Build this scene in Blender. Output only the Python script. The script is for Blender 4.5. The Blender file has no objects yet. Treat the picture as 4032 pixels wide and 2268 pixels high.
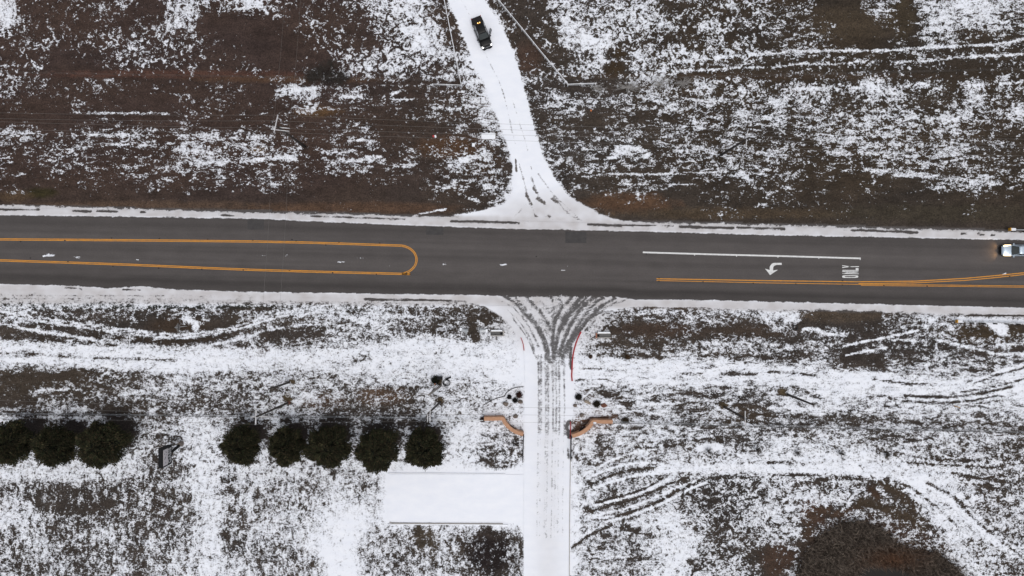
import bpy, bmesh, math, random
import numpy as np
from mathutils import Vector, Matrix
R = math.radians
sc = bpy.context.scene
# ------------------------------------------------------------------ camera, sky, sun, exposure
H = 112.0                                   # drone height above the ground, metres
PX = 24.0                                   # photo pixels per metre on the ground
cam_d = bpy.data.cameras.new('camera'); cam = bpy.data.objects.new('camera', cam_d)
sc.collection.objects.link(cam); sc.camera = cam
cam.location = (0, 0, H); cam.rotation_euler = (0, 0, 0)
cam_d.lens = 24.0; cam_d.sensor_width = 36.0; cam_d.clip_end = 6000; cam_d.clip_start = 1.0
SUN_EL, SUN_AZ = R(72), R(150)
world = bpy.data.worlds.new('World'); sc.world = world; world.use_nodes = True
wn = world.node_tree.nodes; wl = world.node_tree.links; wn.clear()
wo = wn.new('ShaderNodeOutputWorld'); wb = wn.new('ShaderNodeBackground')
sky = wn.new('ShaderNodeTexSky'); sky.sky_type = 'NISHITA'; sky.sun_disc = False
sky.sun_elevation = SUN_EL; sky.sun_rotation = SUN_AZ; sky.air_density = 1.0; sky.dust_density = 3.0
hsv = wn.new('ShaderNodeHueSaturation'); hsv.inputs['Saturation'].default_value = 0.30
wl.new(sky.outputs[0], hsv.inputs['Color']); wl.new(hsv.outputs[0], wb.inputs[0])
wb.inputs[1].default_value = 0.12
wl.new(wb.outputs[0], wo.inputs[0])
sd = bpy.data.lights.new('sun', 'SUN'); sun = bpy.data.objects.new('sun', sd); sc.collection.objects.link(sun)
sd.energy = 0.9; sd.angle = R(35); sd.color = (1.0, 0.965, 0.93)
sdir = Vector((math.sin(SUN_AZ)*math.cos(SUN_EL), math.cos(SUN_AZ)*math.cos(SUN_EL), math.sin(SUN_EL)))
sun.rotation_euler = sdir.to_track_quat('Z', 'Y').to_euler(); sun.location = (0, 0, 300)
vs = sc.view_settings; vs.view_transform = 'Standard'; vs.look = 'None'; vs.gamma = 1.0; vs.use_curve_mapping = False
vs.exposure = 0.16
sc.display_settings.display_device = 'sRGB'
rng = np.random.default_rng(7); random.seed(7)

# ------------------------------------------------------------------ helpers
def W(px, py, h=0.0):                        # photo pixel of something h metres up -> world point
    k = (H-h)/H
    return Vector(((px-2016)/PX*k, (1134-py)/PX*k, h))
col = sc.collection
def link(o, parent=None):
    col.objects.link(o)
    if parent is not None: o.parent = parent
    return o
def thing(name, label, cat, loc=(0,0,0), rotz=0.0, group=None):
    o = bpy.data.objects.new(name, None); o.empty_display_size = 0.3
    o.location = loc; o.rotation_euler = (0,0,rotz)
    o['label'] = label; o['category'] = cat
    if group: o['group'] = group
    return link(o)
def tag(o, label, cat, group=None):
    o['label'] = label; o['category'] = cat
    if group: o['group'] = group
    return o
class MB:
    def __init__(s): s.v = []; s.f = []; s.smooth = False
    def add(s, vs_, fs):
        b = len(s.v); s.v += [tuple(p) for p in vs_]; s.f += [tuple(i+b for i in q) for q in fs]; return s
    def box(s, c, d, rz=0.0, M=None):
        x, y, z = d[0]/2, d[1]/2, d[2]/2
        ps = [Vector((a*x, b*y, e*z)) for a in (-1,1) for b in (-1,1) for e in (-1,1)]
        m = Matrix.Rotation(rz, 3, 'Z') if M is None else M
        ps = [m @ p + Vector(c) for p in ps]
        return s.add(ps, [(0,1,3,2),(4,6,7,5),(0,4,5,1),(2,3,7,6),(0,2,6,4),(1,5,7,3)])
    def tube(s, pts, r, n=8, caps=True):
        pts = [Vector(p) for p in pts]; rs = r if isinstance(r, (list, tuple)) else [r]*len(pts)
        vv = []; ff = []
        for i, p in enumerate(pts):
            d = (pts[min(i+1, len(pts)-1)] - pts[max(i-1, 0)]).normalized()
            u = d.cross(Vector((0,0,1)))
            if u.length < 1e-3: u = Vector((1,0,0))
            u.normalize(); w = d.cross(u).normalized()
            for k in range(n):
                a = 2*math.pi*k/n; vv.append(p + (u*math.cos(a) + w*math.sin(a))*rs[i])
        for i in range(len(pts)-1):
            for k in range(n):
                a = i*n+k; b = i*n+(k+1) % n; ff.append((a, b, b+n, a+n))
        if caps: ff.append(tuple(range(n-1, -1, -1))); ff.append(tuple(range((len(pts)-1)*n, len(pts)*n)))
        return s.add(vv, ff)
    def prism(s, poly, z0, z1):
        n = len(poly); vv = [(p[0], p[1], z0) for p in poly] + [(p[0], p[1], z1) for p in poly]
        ff = [tuple(range(n-1, -1, -1)), tuple(range(n, 2*n))] + [(i, (i+1) % n, (i+1) % n+n, i+n) for i in range(n)]
        return s.add(vv, ff)
    def loft(s, rings, cap=True):
        n = len(rings[0]); vv = [p for r_ in rings for p in r_]; ff = []
        for i in range(len(rings)-1):
            for k in range(n):
                a = i*n+k; b = i*n+(k+1) % n; ff.append((a, b, b+n, a+n))
        if cap: ff.append(tuple(range(n-1, -1, -1))); ff.append(tuple(range((len(rings)-1)*n, len(rings)*n)))
        return s.add(vv, ff)
    def torus(s, c, R0, r, n=24, m=8, axis='Z', flat=1.0):
        vv = []; ff = []
        for i in range(n):
            a = 2*math.pi*i/n
            for j in range(m):
                b = 2*math.pi*j/m; q = R0 + r*math.cos(b); z = r*math.sin(b)*flat
                p = (q*math.cos(a), q*math.sin(a), z)
                if axis == 'Y': p = (p[0], p[2], p[1])
                vv.append((p[0]+c[0], p[1]+c[1], p[2]+c[2]))
        for i in range(n):
            for j in range(m): ff.append((i*m+j, ((i+1) % n)*m+j, ((i+1) % n)*m+(j+1) % m, i*m+(j+1) % m))
        return s.add(vv, ff)
    def mesh(s, name, mat, smooth=False, fix=True):
        me = bpy.data.meshes.new(name); me.from_pydata(s.v, [], s.f); me.materials.append(mat)
        if fix:
            bm = bmesh.new(); bm.from_mesh(me); bmesh.ops.recalc_face_normals(bm, faces=bm.faces); bm.to_mesh(me); bm.free()
        if smooth:
            me.polygons.foreach_set('use_smooth', [True]*len(me.polygons))
        return me
    def build(s, name, mat, parent=None, smooth=False, fix=True):
        return link(bpy.data.objects.new(name, s.mesh(name, mat, smooth, fix)), parent)
def copy_tree(o, parent=None):
    c = o.copy(); col.objects.link(c)
    if parent is not None: c.parent = parent
    for ch in list(o.children): copy_tree(ch, c)
    return c

def mat(name, color, rough=0.7, metal=0.0, noise=None, coat=0.0, emit=None, estr=0.0, nscale=4.0, bump=0.0, spec=None):
    m = bpy.data.materials.new(name); m.use_nodes = True; nt = m.node_tree; b = nt.nodes['Principled BSDF']
    b.inputs['Base Color'].default_value = (*color, 1); b.inputs['Roughness'].default_value = rough
    b.inputs['Metallic'].default_value = metal; b.inputs['Coat Weight'].default_value = coat
    if spec is not None: b.inputs['Specular IOR Level'].default_value = spec
    if emit: b.inputs['Emission Color'].default_value = (*emit, 1); b.inputs['Emission Strength'].default_value = estr
    if noise:
        tc = nt.nodes.new('ShaderNodeTexCoord'); n = nt.nodes.new('ShaderNodeTexNoise')
        n.inputs['Scale'].default_value = nscale; n.inputs['Detail'].default_value = 5; n.inputs['Roughness'].default_value = 0.65
        mx = nt.nodes.new('ShaderNodeMix'); mx.data_type = 'RGBA'
        rp = nt.nodes.new('ShaderNodeMapRange'); rp.inputs[1].default_value = 0.35; rp.inputs[2].default_value = 0.65
        nt.links.new(tc.outputs['Object'], n.inputs['Vector']); nt.links.new(n.outputs[0], rp.inputs[0])
        nt.links.new(rp.outputs[0], mx.inputs[0])
        mx.inputs[6].default_value = (*color, 1); mx.inputs[7].default_value = (*noise, 1)
        nt.links.new(mx.outputs[2], b.inputs['Base Color'])
        if bump:
            bp = nt.nodes.new('ShaderNodeBump'); bp.inputs['Strength'].default_value = bump; bp.inputs['Distance'].default_value = 0.05
            nt.links.new(n.outputs[0], bp.inputs['Height']); nt.links.new(bp.outputs[0], b.inputs['Normal'])
    return m
M = {}
M['wood'] = mat('pole_wood', (0.022,0.017,0.014), 0.85, noise=(0.045,0.035,0.028), nscale=3)
M['greywood'] = mat('grey_wood', (0.16,0.145,0.13), 0.85, noise=(0.25,0.23,0.21), nscale=3)
M['arm'] = mat('crossarm_snowy', (0.42,0.40,0.39), 0.85, noise=(0.65,0.65,0.67), nscale=5)
M['wire'] = mat('wire_metal', (0.13,0.12,0.115), 0.6, noise=(0.18,0.17,0.16))
M['pipe'] = mat('white_pipe', (0.74,0.74,0.76), 0.5, noise=(0.82,0.83,0.86), nscale=2)
M['black'] = mat('black_metal', (0.009,0.009,0.010), 0.7, noise=(0.015,0.0145,0.0145), spec=0.12)
M['galv'] = mat('galvanised_steel', (0.42,0.43,0.44), 0.45, metal=0.5, noise=(0.58,0.6,0.62), nscale=2)
M['stucco'] = mat('brown_stucco', (0.40,0.215,0.125), 0.9, noise=(0.48,0.27,0.165), nscale=3, bump=0.3)
M['concrete'] = mat('concrete', (0.30,0.28,0.26), 0.9, noise=(0.40,0.38,0.36), nscale=4)
M['brick'] = mat('red_brick', (0.24,0.10,0.06), 0.9, noise=(0.33,0.15,0.10), nscale=9)
M['darkhole'] = mat('wet_floor_pit_shade', (0.012,0.012,0.012), 0.4, noise=(0.03,0.029,0.028))  # wet floor, blackened further to stand in for shade inside the inlets
M['red'] = mat('red_paint', (0.36,0.012,0.025), 0.7, noise=(0.26,0.03,0.03), nscale=2.5)
M['yellowplate'] = mat('yellow_plate', (0.60,0.30,0.02), 0.5, noise=(0.50,0.24,0.02))
M['white'] = mat('white_plate', (0.75,0.76,0.78), 0.5, noise=(0.68,0.69,0.72))
M['snow'] = mat('snow_lump', (0.80,0.82,0.86), 0.8, noise=(0.86,0.87,0.90), nscale=3, bump=0.4)
M['rock'] = mat('rock_brown', (0.11,0.085,0.07), 0.9, noise=(0.2,0.165,0.14), nscale=4, bump=0.6)
M['rockred'] = mat('rock_red', (0.13,0.05,0.03), 0.9, noise=(0.2,0.08,0.05), nscale=4, bump=0.6)
M['rockbeige'] = mat('rock_beige', (0.33,0.28,0.22), 0.9, noise=(0.24,0.19,0.15), nscale=4, bump=0.6)
M['rubber'] = mat('tyre_rubber', (0.012,0.012,0.012), 0.8, noise=(0.02,0.02,0.02))
M['rim'] = mat('wheel_rim', (0.35,0.36,0.37), 0.35, metal=0.9, noise=(0.3,0.3,0.31))
M['carblack'] = mat('black_car_paint', (0.006,0.006,0.0065), 0.4, coat=0.05, noise=(0.008,0.0078,0.008), nscale=1.5, spec=0.22)
M['vinyl'] = mat('black_vinyl', (0.010,0.009,0.009), 0.75, noise=(0.018,0.016,0.016), nscale=2, spec=0.25)
M['glass'] = mat('dark_glass', (0.030,0.036,0.036), 0.15, noise=(0.038,0.045,0.043), nscale=1.0)
M['sideglass'] = mat('side_glass', (0.10,0.11,0.12), 0.12, noise=(0.13,0.14,0.15), nscale=1.0)
M['chrome'] = mat('chrome', (0.55,0.55,0.56), 0.2, metal=1.0, noise=(0.5,0.5,0.5))
M['headwhite'] = mat('headlight_white', (0.8,0.8,0.8), 0.2, emit=(1,0.98,0.95), estr=1.2, noise=(0.75,0.75,0.76))
M['headwarm'] = mat('headlight_warm', (0.8,0.75,0.6), 0.2, emit=(1,0.72,0.36), estr=3.2, noise=(0.75,0.7,0.6))
M['amberlamp'] = mat('amber_lamp', (0.6,0.3,0.05), 0.3, emit=(1,0.66,0.22), estr=2.6, noise=(0.5,0.25,0.05))
M['amberdim'] = mat('amber_lens', (0.32,0.10,0.01), 0.3, emit=(1,0.36,0.06), estr=0.35, noise=(0.28,0.09,0.01))
M['silver'] = mat('silver_car_paint', (0.40,0.48,0.56), 0.3, metal=0.4, coat=0.5, noise=(0.46,0.54,0.62), nscale=1.2)
M['bark'] = mat('bark', (0.05,0.036,0.027), 0.95, noise=(0.09,0.07,0.055), nscale=8)
M['twig'] = mat('twig', (0.028,0.022,0.018), 0.95, noise=(0.06,0.05,0.042), nscale=6)
M['twigpale'] = mat('snowy_twig', (0.24,0.225,0.21), 0.95, noise=(0.42,0.41,0.40), nscale=3)
M['yellowpaint'] = mat('yellow_road_paint', (0.66,0.265,0.018), 0.8, noise=(0.48,0.22,0.035), nscale=1.3)
M['whitepaint'] = mat('white_road_paint', (0.72,0.72,0.71), 0.8, noise=(0.56,0.56,0.55), nscale=2.2)
M['patch'] = mat('asphalt_patch', (0.040,0.037,0.037), 0.9, noise=(0.055,0.051,0.050), nscale=1.5)
M['signred'] = mat('red_flag', (0.42,0.02,0.02), 0.7, noise=(0.36,0.03,0.03))
M['orange'] = mat('orange_plastic', (0.6,0.16,0.02), 0.6, noise=(0.5,0.14,0.02))
M['signwhite'] = mat('sign_face_white', (0.50,0.47,0.48), 0.5, noise=(0.42,0.39,0.41), nscale=1.5)
M['signtext'] = mat('sign_letter', (0.42,0.42,0.43), 0.5, noise=(0.36,0.36,0.37))
M['alu'] = mat('sign_back_aluminium', (0.20,0.19,0.185), 0.6, metal=0.2, noise=(0.24,0.23,0.22))
M['pondwater'] = mat('pond_water_dark', (0.010,0.009,0.008), 0.45, noise=(0.016,0.014,0.012), spec=0.1)
def attr_mat(name, attr, rough=0.9, trans=0.0):
    m = bpy.data.materials.new(name); m.use_nodes = True; nt = m.node_tree; b = nt.nodes['Principled BSDF']
    a = nt.nodes.new('ShaderNodeAttribute'); a.attribute_name = attr
    n = nt.nodes.new('ShaderNodeTexNoise'); n.inputs['Scale'].default_value = 2.5
    tc = nt.nodes.new('ShaderNodeTexCoord'); nt.links.new(tc.outputs['Object'], n.inputs['Vector'])
    mr = nt.nodes.new('ShaderNodeMapRange'); mr.inputs[1].default_value = 0.3; mr.inputs[2].default_value = 0.7
    mr.inputs[3].default_value = 0.7; mr.inputs[4].default_value = 1.3
    nt.links.new(n.outputs[0], mr.inputs[0])
    vm = nt.nodes.new('ShaderNodeVectorMath'); vm.operation = 'SCALE'
    nt.links.new(a.outputs['Color'], vm.inputs[0]); nt.links.new(mr.outputs[0], vm.inputs['Scale'])
    nt.links.new(vm.outputs[0], b.inputs['Base Color']); b.inputs['Roughness'].default_value = rough
    b.inputs['Specular IOR Level'].default_value = 0.2
    return m
M['leaf'] = attr_mat('juniper_foliage', 'tint'); M['drygrass'] = attr_mat('dry_grass_blades', 'tint')

# ------------------------------------------------------------------ snow cover map (how much of the ground the snow hides)
ROWS = """
7222223411466367 6312124588716951 1167666662334343 3331015516678876
7322213123674111 0103121447861983 1038755678446635 5322101304777753
2222222333333100 0002231338972393 0126886442344332 2232200223553243
1231112444322111 0010035577765998 4013582665653455 2443222233322222
4320001111121112 1022135565556799 8343541666422322 1121134221200134
3222222211221222 0355233121235799 5431223465246255 3576368653516434
2111321111122222 1134332232145689 9356635246455355 8665336542236534
0100112112122111 2321122111233279 9222114423363355 5366556564476357
5552333554344455 3212133211113466 9343234435343552 1345665543544222
3224332222266534 4541343423334442 9944435643565444 6434545555564444
3213322233344433 3322433232124352 9953333232344454 3222224544333343
2212122223333332 3321111111133242 9953312333211233 4221113212346633
1200000011010000 0000000100021224 9994011211012212 2212111111111111
0000000000000000 0000221100000248 9999720001112211 1111111110001000
0000000000000000 0000000000000000 0000000000000000 0000000000000000
0000000000000000 0000000000000000 0000000000000000 0000000000000000
0000000000000000 0000000000000000 0000000000000000 0000000000000000
0000000000000000 0000000000000000 0000000000000000 0000000000000000
9999998899987778 7777777777777799 9999998888888888 8888888888888888
5433333333354323 3345554554333237 9999766446555666 7510000444748888
1122121110022013 3233555543433257 8999774112241112 5333311233543262
5432334455334455 4246667678888778 9999854322235545 4455312222433434
9877888999999999 8888876888989999 9999876556766654 3345401344444334
1000012335665445 6565777787778889 9999999998888888 8888888877777678
1132222345554435 5565433323576678 8999646565546554 7668888888888888
1234421124433225 5674333333677777 7999877557445834 6777556667766556
8777776376567732 7664445342378877 8999266556544454 3334435565455454
6666666685478733 6666666666668865 4999746667545335 8767765335665543
5876667864478877 6666686668888754 4999655665646667 8688788676555553
6776666654368867 7676656799999999 9999765666677777 8888888888887665
4433334335358857 5565675799999999 9999655555444444 6555454389885455
6631323224247856 5566787699999999 9999654457533445 6677653437887555
7763334434236854 6667899899999999 8999665578854445 6642455334887556
5663546436345834 7778897556356213 5999745558874345 6622311454787655
5563234534446845 4556995555465213 4999666468854343 3420000123477555
5464335634677867 4556996656575314 5999665668846562 3310000001246644
""".split()
DM = np.array([[int(c) for c in ''.join(ROWS[i*4:i*4+4])] for i in range(36)], float)/9.0
ST = 4.0; X0, Y0, NX, NY = -520.0, -440.0, 1270, 788       # raster: 4 photo px per sample
GX, GY = np.meshgrid(X0+ST*np.arange(NX), Y0+ST*np.arange(NY))
def vnoise(x, y, seed):
    r_ = np.random.default_rng(seed); T = r_.random((256, 256))
    xi = np.floor(x).astype(int); yi = np.floor(y).astype(int); fx = x-xi; fy = y-yi
    fx = fx*fx*(3-2*fx); fy = fy*fy*(3-2*fy)
    a = T[yi & 255, xi & 255]; b = T[yi & 255, (xi+1) & 255]; c = T[(yi+1) & 255, xi & 255]; d = T[(yi+1) & 255, (xi+1) & 255]
    return (a*(1-fx)+b*fx)*(1-fy) + (c*(1-fx)+d*fx)*fy - 0.5
def fbm(x, y, sx, sy, seed, o=4, g=0.55):
    t = 0; amp = 1; n = 0
    for k in range(o):
        t = t + amp*vnoise(x/sx*2**k + 17.3*k, y/sy*2**k + 5.1*k, seed+k); n += amp*amp; amp *= g
    return t/math.sqrt(n)
def bil(A, u, v):
    h, w = A.shape; u = np.clip(u, 0, w-1.001); v = np.clip(v, 0, h-1.001)
    i = u.astype(int); j = v.astype(int); fu = u-i; fv = v-j
    fu = fu*fu*(3-2*fu)*0.5+fu*0.5; fv = fv*fv*(3-2*fv)*0.5+fv*0.5
    return (A[j, i]*(1-fu)+A[j, i+1]*fu)*(1-fv) + (A[j+1, i]*(1-fu)+A[j+1, i+1]*fu)*fv
wx = fbm(GX, GY, 90, 60, 11)*70; wy = fbm(GX, GY, 110, 60, 23)*42
CV = bil(DM, (GX+wx)/63-0.5, (GY+wy)/63-0.5)
CV = np.where(GY < 1150, CV**1.3, CV**1.05)
ew = fbm(GX, GY, 26, 18, 41, 4, 0.7)                        # ragged edge noise, about +-1
SOIL = np.zeros((NY, NX, 3)); SOIL[:] = (0.044, 0.035, 0.029)
def rgb(r_, g, b): return np.array([((c/255+0.055)/1.055)**2.4 for c in (r_, g, b)])
def blob(cx, cy, rx, ry, c, k=1.0, rag=0.35, pw=2):
    d = ((GX-cx)/rx)**2 + ((GY-cy)/ry)**2
    w = np.clip(1.25 - d + ew*rag*2, 0, 1)*k
    SOIL[:] = SOIL*(1-w[..., None]) + np.array(c)*w[..., None]
wl_ = np.clip((2150-GX)/900, 0, 1)*np.clip((1000-GY)/300, 0, 1)
SOIL[:] = SOIL*(1-wl_[..., None]) + rgb(61, 49, 44)*wl_[..., None]
wr_ = np.clip((GX-2300)/500, 0, 1)*np.clip((1000-GY)/300, 0, 1)
SOIL[:] = SOIL*(1-wr_[..., None]) + rgb(56, 48, 40)*wr_[..., None]
nn = fbm(GX, GY, 160, 45, 77, 4)[..., None]; SOIL *= np.clip(1+0.30*nn, 0.5, 1.6)
nn = fbm(GX, GY, 300, 120, 87, 3)[..., None]; SOIL += np.clip(nn, -0.5, 1)*np.array((0.008, 0.004, 0.0))
for b in [(700,292,620,17,rgb(80,56,47),0.8),(1150,312,420,15,rgb(80,60,46),0.8),(1290,300,85,34,rgb(38,32,30),1),(1250,440,100,22,rgb(88,66,42),0.7),
          (160,760,75,26,rgb(48,43,26),1),(60,772,80,25,rgb(82,66,48),0.6),(560,815,700,26,rgb(84,68,56),0.75),(1400,820,420,28,rgb(84,64,50),0.75),(1780,580,150,50,rgb(80,58,40),0.7),(1900,640,90,60,rgb(62,48,36),0.6),
          (2480,800,200,45,rgb(86,64,48),0.8),(2900,840,500,25,rgb(74,62,48),0.7),(3700,840,500,40,rgb(60,54,44),0.7),(3350,90,190,70,rgb(70,60,48),0.7),(3550,60,60,110,rgb(64,55,42),0.7),
          (2080,230,60,70,rgb(72,56,48),0.8),(2420,270,42,36,rgb(58,47,34),0.9),(2440,210,30,22,rgb(58,47,34),0.9),(2900,300,900,14,rgb(66,54,44),0.7),(1010,590,45,14,rgb(92,70,40),0.8),
          (3300,1230,240,40,rgb(72,62,52),0.9),(2600,1300,190,32,rgb(66,54,46),0.9),(2950,1305,160,30,rgb(64,54,46),0.8),(700,1280,130,34,rgb(58,47,38),0.9),(600,1340,420,24,rgb(52,44,37),0.8),
          (500,1205,700,13,rgb(34,38,33),0.8),(1350,1215,300,14,rgb(44,42,38),0.7),(180,1500,320,75,rgb(62,54,46),0.9),(1500,1560,110,40,rgb(86,68,54),0.8),(1270,1580,110,40,rgb(80,62,48),0.7),
          (1930,2180,110,90,rgb(34,28,27),1),(1690,2120,60,90,rgb(66,58,48),0.8),(2860,1960,160,160,rgb(48,43,40),0.7),(3440,2190,300,180,rgb(62,46,36),0.8),(3200,2010,60,60,rgb(70,46,34),0.9),
          (2330,1650,90,60,rgb(92,66,54),1),(1990,1625,60,16,rgb(70,44,32),0.9),(3880,1310,250,40,rgb(62,52,40),0.9),(1020,1390,300,20,rgb(60,46,40),0.6),
          (2900,1640,160,50,rgb(64,54,44),0.7),(1720,1490,40,20,rgb(36,34,24),1)]: blob(*b)
ZERO, ONE = 0.0, 1.0
def seg_dist(pts, pad):
    pts = np.array(pts, float); xa, ya = pts.min(0)-pad; xb, yb = pts.max(0)+pad
    i0, i1 = max(0, int((xa-X0)/ST)), min(NX, int((xb-X0)/ST)+2); j0, j1 = max(0, int((ya-Y0)/ST)), min(NY, int((yb-Y0)/ST)+2)
    if i0 >= i1 or j0 >= j1: return None
    sx = GX[j0:j1, i0:i1]; sy = GY[j0:j1, i0:i1]; d = np.full(sx.shape, 1e9)
    for (x1, y1), (x2, y2) in zip(pts[:-1], pts[1:]):
        L = (x2-x1)**2+(y2-y1)**2+1e-9; t = np.clip(((sx-x1)*(x2-x1)+(sy-y1)*(y2-y1))/L, 0, 1)
        d = np.minimum(d, np.hypot(sx-x1-t*(x2-x1), sy-y1-t*(y2-y1)))
    return (slice(j0, j1), slice(i0, i1)), d
def smooth_pts(pts, n=4):
    P = np.array(pts, float)
    if len(P) < 3: return P
    out = []
    for i in range(len(P)-1):
        a, b, c, d = P[max(i-1, 0)], P[i], P[i+1], P[min(i+2, len(P)-1)]
        for t in np.linspace(0, 1, n, endpoint=False):
            out.append(0.5*((2*b)+(c-a)*t+(2*a-5*b+4*c-d)*t*t+(3*b-a-3*c+d)*t**3))
    out.append(P[-1]); return np.array(out)
def stroke(pts, hw, v, k=1.0, rag=0.5, soil=None):
    pts = smooth_pts(pts); r_ = seg_dist(pts, hw*2.5+14)
    if r_ is None: return
    s, d = r_; w = np.clip(1.5 - d/hw + ew[s]*rag, 0, 1)*k
    CV[s] = CV[s]*(1-w)+v*w
    if soil is not None: SOIL[s] = SOIL[s]*(1-w[..., None]) + np.array(soil)*w[..., None]
def inpoly(poly, x, y):
    r_ = np.zeros(x.shape, bool); n = len(poly)
    for i in range(n):
        x1, y1 = poly[i]; x2, y2 = poly[(i+1) % n]
        if y1 == y2: continue
        c = ((y1 > y) != (y2 > y)) & (x < (x2-x1)*(y-y1)/(y2-y1)+x1); r_ ^= c
    return r_
def blur(A, n=1):
    for _ in range(n):
        B = A.copy(); B[1:-1, 1:-1] = (A[1:-1, 1:-1]*4+A[:-2, 1:-1]*2+A[2:, 1:-1]*2+A[1:-1, :-2]*2+A[1:-1, 2:]*2+A[:-2, :-2]+A[2:, 2:]+A[:-2, 2:]+A[2:, :-2])/16; A = B
    return A
def fill(poly, v, rag=4.0, k=1.0, soft=1, soil=None):
    m = inpoly([tuple(p) for p in poly], GX+ew*rag, GY+np.roll(ew, 97, 1)*rag).astype(float); m = blur(m, soft)*k
    CV[:] = CV*(1-m)+v*m
    if soil is not None: SOIL[:] = SOIL*(1-m[..., None])+np.array(soil)*m[..., None]
def T(ox, oy, s=0.69231): return lambda L: [(ox+x*s, oy+y*s) for x, y in L]
tA = T(0,0,0.39130); tB = T(1008,0); tC = T(2016,0); tD = T(3024,0); tE = T(0,567); tF = T(1008,567); tG = T(2016,567); tH = T(3024,567)
tI = T(0,1134); tJ = T(1008,1134); tK = T(2016,1134); tL = T(3024,1134); tM = T(0,1701); tN = T(1008,1701); tO = T(2016,1701); tP = T(3024,1701)

# --- thin drifts, mown lines, wheel tracks in the fields
for L, hw, v in [(tA([(0,660),(220,655),(420,685)]),3,.75),(tA([(700,1130),(1000,1138),(1400,1135),(1700,1150)]),4,.6),(tA([(0,1330),(400,1335)]),7,.6),(tA([(900,1350),(1200,1360),(1600,1375)]),8,.62),
        (tA([(1780,1370),(2100,1385),(2576,1380)]),8,.65),(tE([(580,2),(800,8),(1100,25)]),6,.6),(tE([(1080,45),(1250,50)]),12,.6),(tE([(1080,105),(1250,100),(1456,90)]),8,.75),
        (tF([(0,88),(120,78),(230,85)]),8,.92),(tF([(380,45),(570,42)]),6,.7),(tF([(440,98),(580,95),(730,98)]),9,.72),(tF([(790,125),(890,120)]),7,.75),(tF([(630,75),(710,72)]),6,.8),
        (tF([(1100,120),(1180,80),(1270,70)]),9,.7),(tF([(1190,20),(1180,75)]),4,.85),(tF([(1140,130),(1170,100),(1240,75),(1300,40)]),5,.85),(tF([(1180,270),(1200,300),(1250,325),(1330,335),(1400,320)]),3,.75),
        (tF([(1130,200),(1130,270)]),2.5,.85),(tF([(1020,270),(1090,245)]),9,.6),(tF([(1300,235),(1370,245)]),7,.7),(tF([(900,405),(1000,385),(1080,368)]),4,.92),
        (tB([(130,530),(200,505),(340,535)]),15,.72),(tB([(230,510),(330,500)]),8,.9),(tB([(480,548),(600,548)]),6,.85),(tB([(320,635),(345,590)]),7,.8),(tB([(290,610),(310,580)]),5,.75),(tB([(765,590),(790,565),(895,565)]),4,.8),
        (tB([(770,535),(820,515)]),6,.75),(tB([(540,795),(680,800)]),5,.65),(tC([(940,348),(1150,332),(1300,315),(1456,303)]),6,.82),(tC([(700,415),(950,402),(1150,395),(1300,384),(1456,384)]),4,.8),
        (tD([(0,308),(150,292),(400,287),(700,285),(830,272),(1100,262),(1300,250),(1456,225)]),5,.82),(tD([(0,388),(200,360),(400,362),(550,345),(650,350)]),5,.7),(tD([(720,350),(900,345),(1100,325),(1300,315),(1456,305)]),5,.78),
        (tD([(700,500),(900,470)]),5,.8),(tD([(1090,493),(1250,480),(1456,470)]),3.5,.75),(tG([(350,195),(550,170),(800,172),(1100,160),(1250,158),(1456,170)]),3,.75),(tG([(640,232),(900,232),(1050,225)]),3,.8),
        (tG([(600,40),(700,30),(760,60)]),15,.8),(tG([(550,75),(585,78)]),6,.9),(tH([(560,140),(700,165),(850,185)]),9,.6),(tH([(700,180),(950,185),(1200,220),(1260,235)]),8,.62),(tH([(1230,220),(1350,150),(1456,100)]),6,.5),
        (tI([(380,575),(240,580),(200,595)]),6,.8),(tI([(560,600),(580,640)]),8,.75),(tI([(690,600),(745,598)]),9,.75),(tI([(1050,170),(1110,200),(1110,230)]),13,.95),(tI([(0,690),(170,690)]),4,.7),(tI([(240,690),(480,690)]),8,.7)]:
    stroke(L, hw, v)
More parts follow.
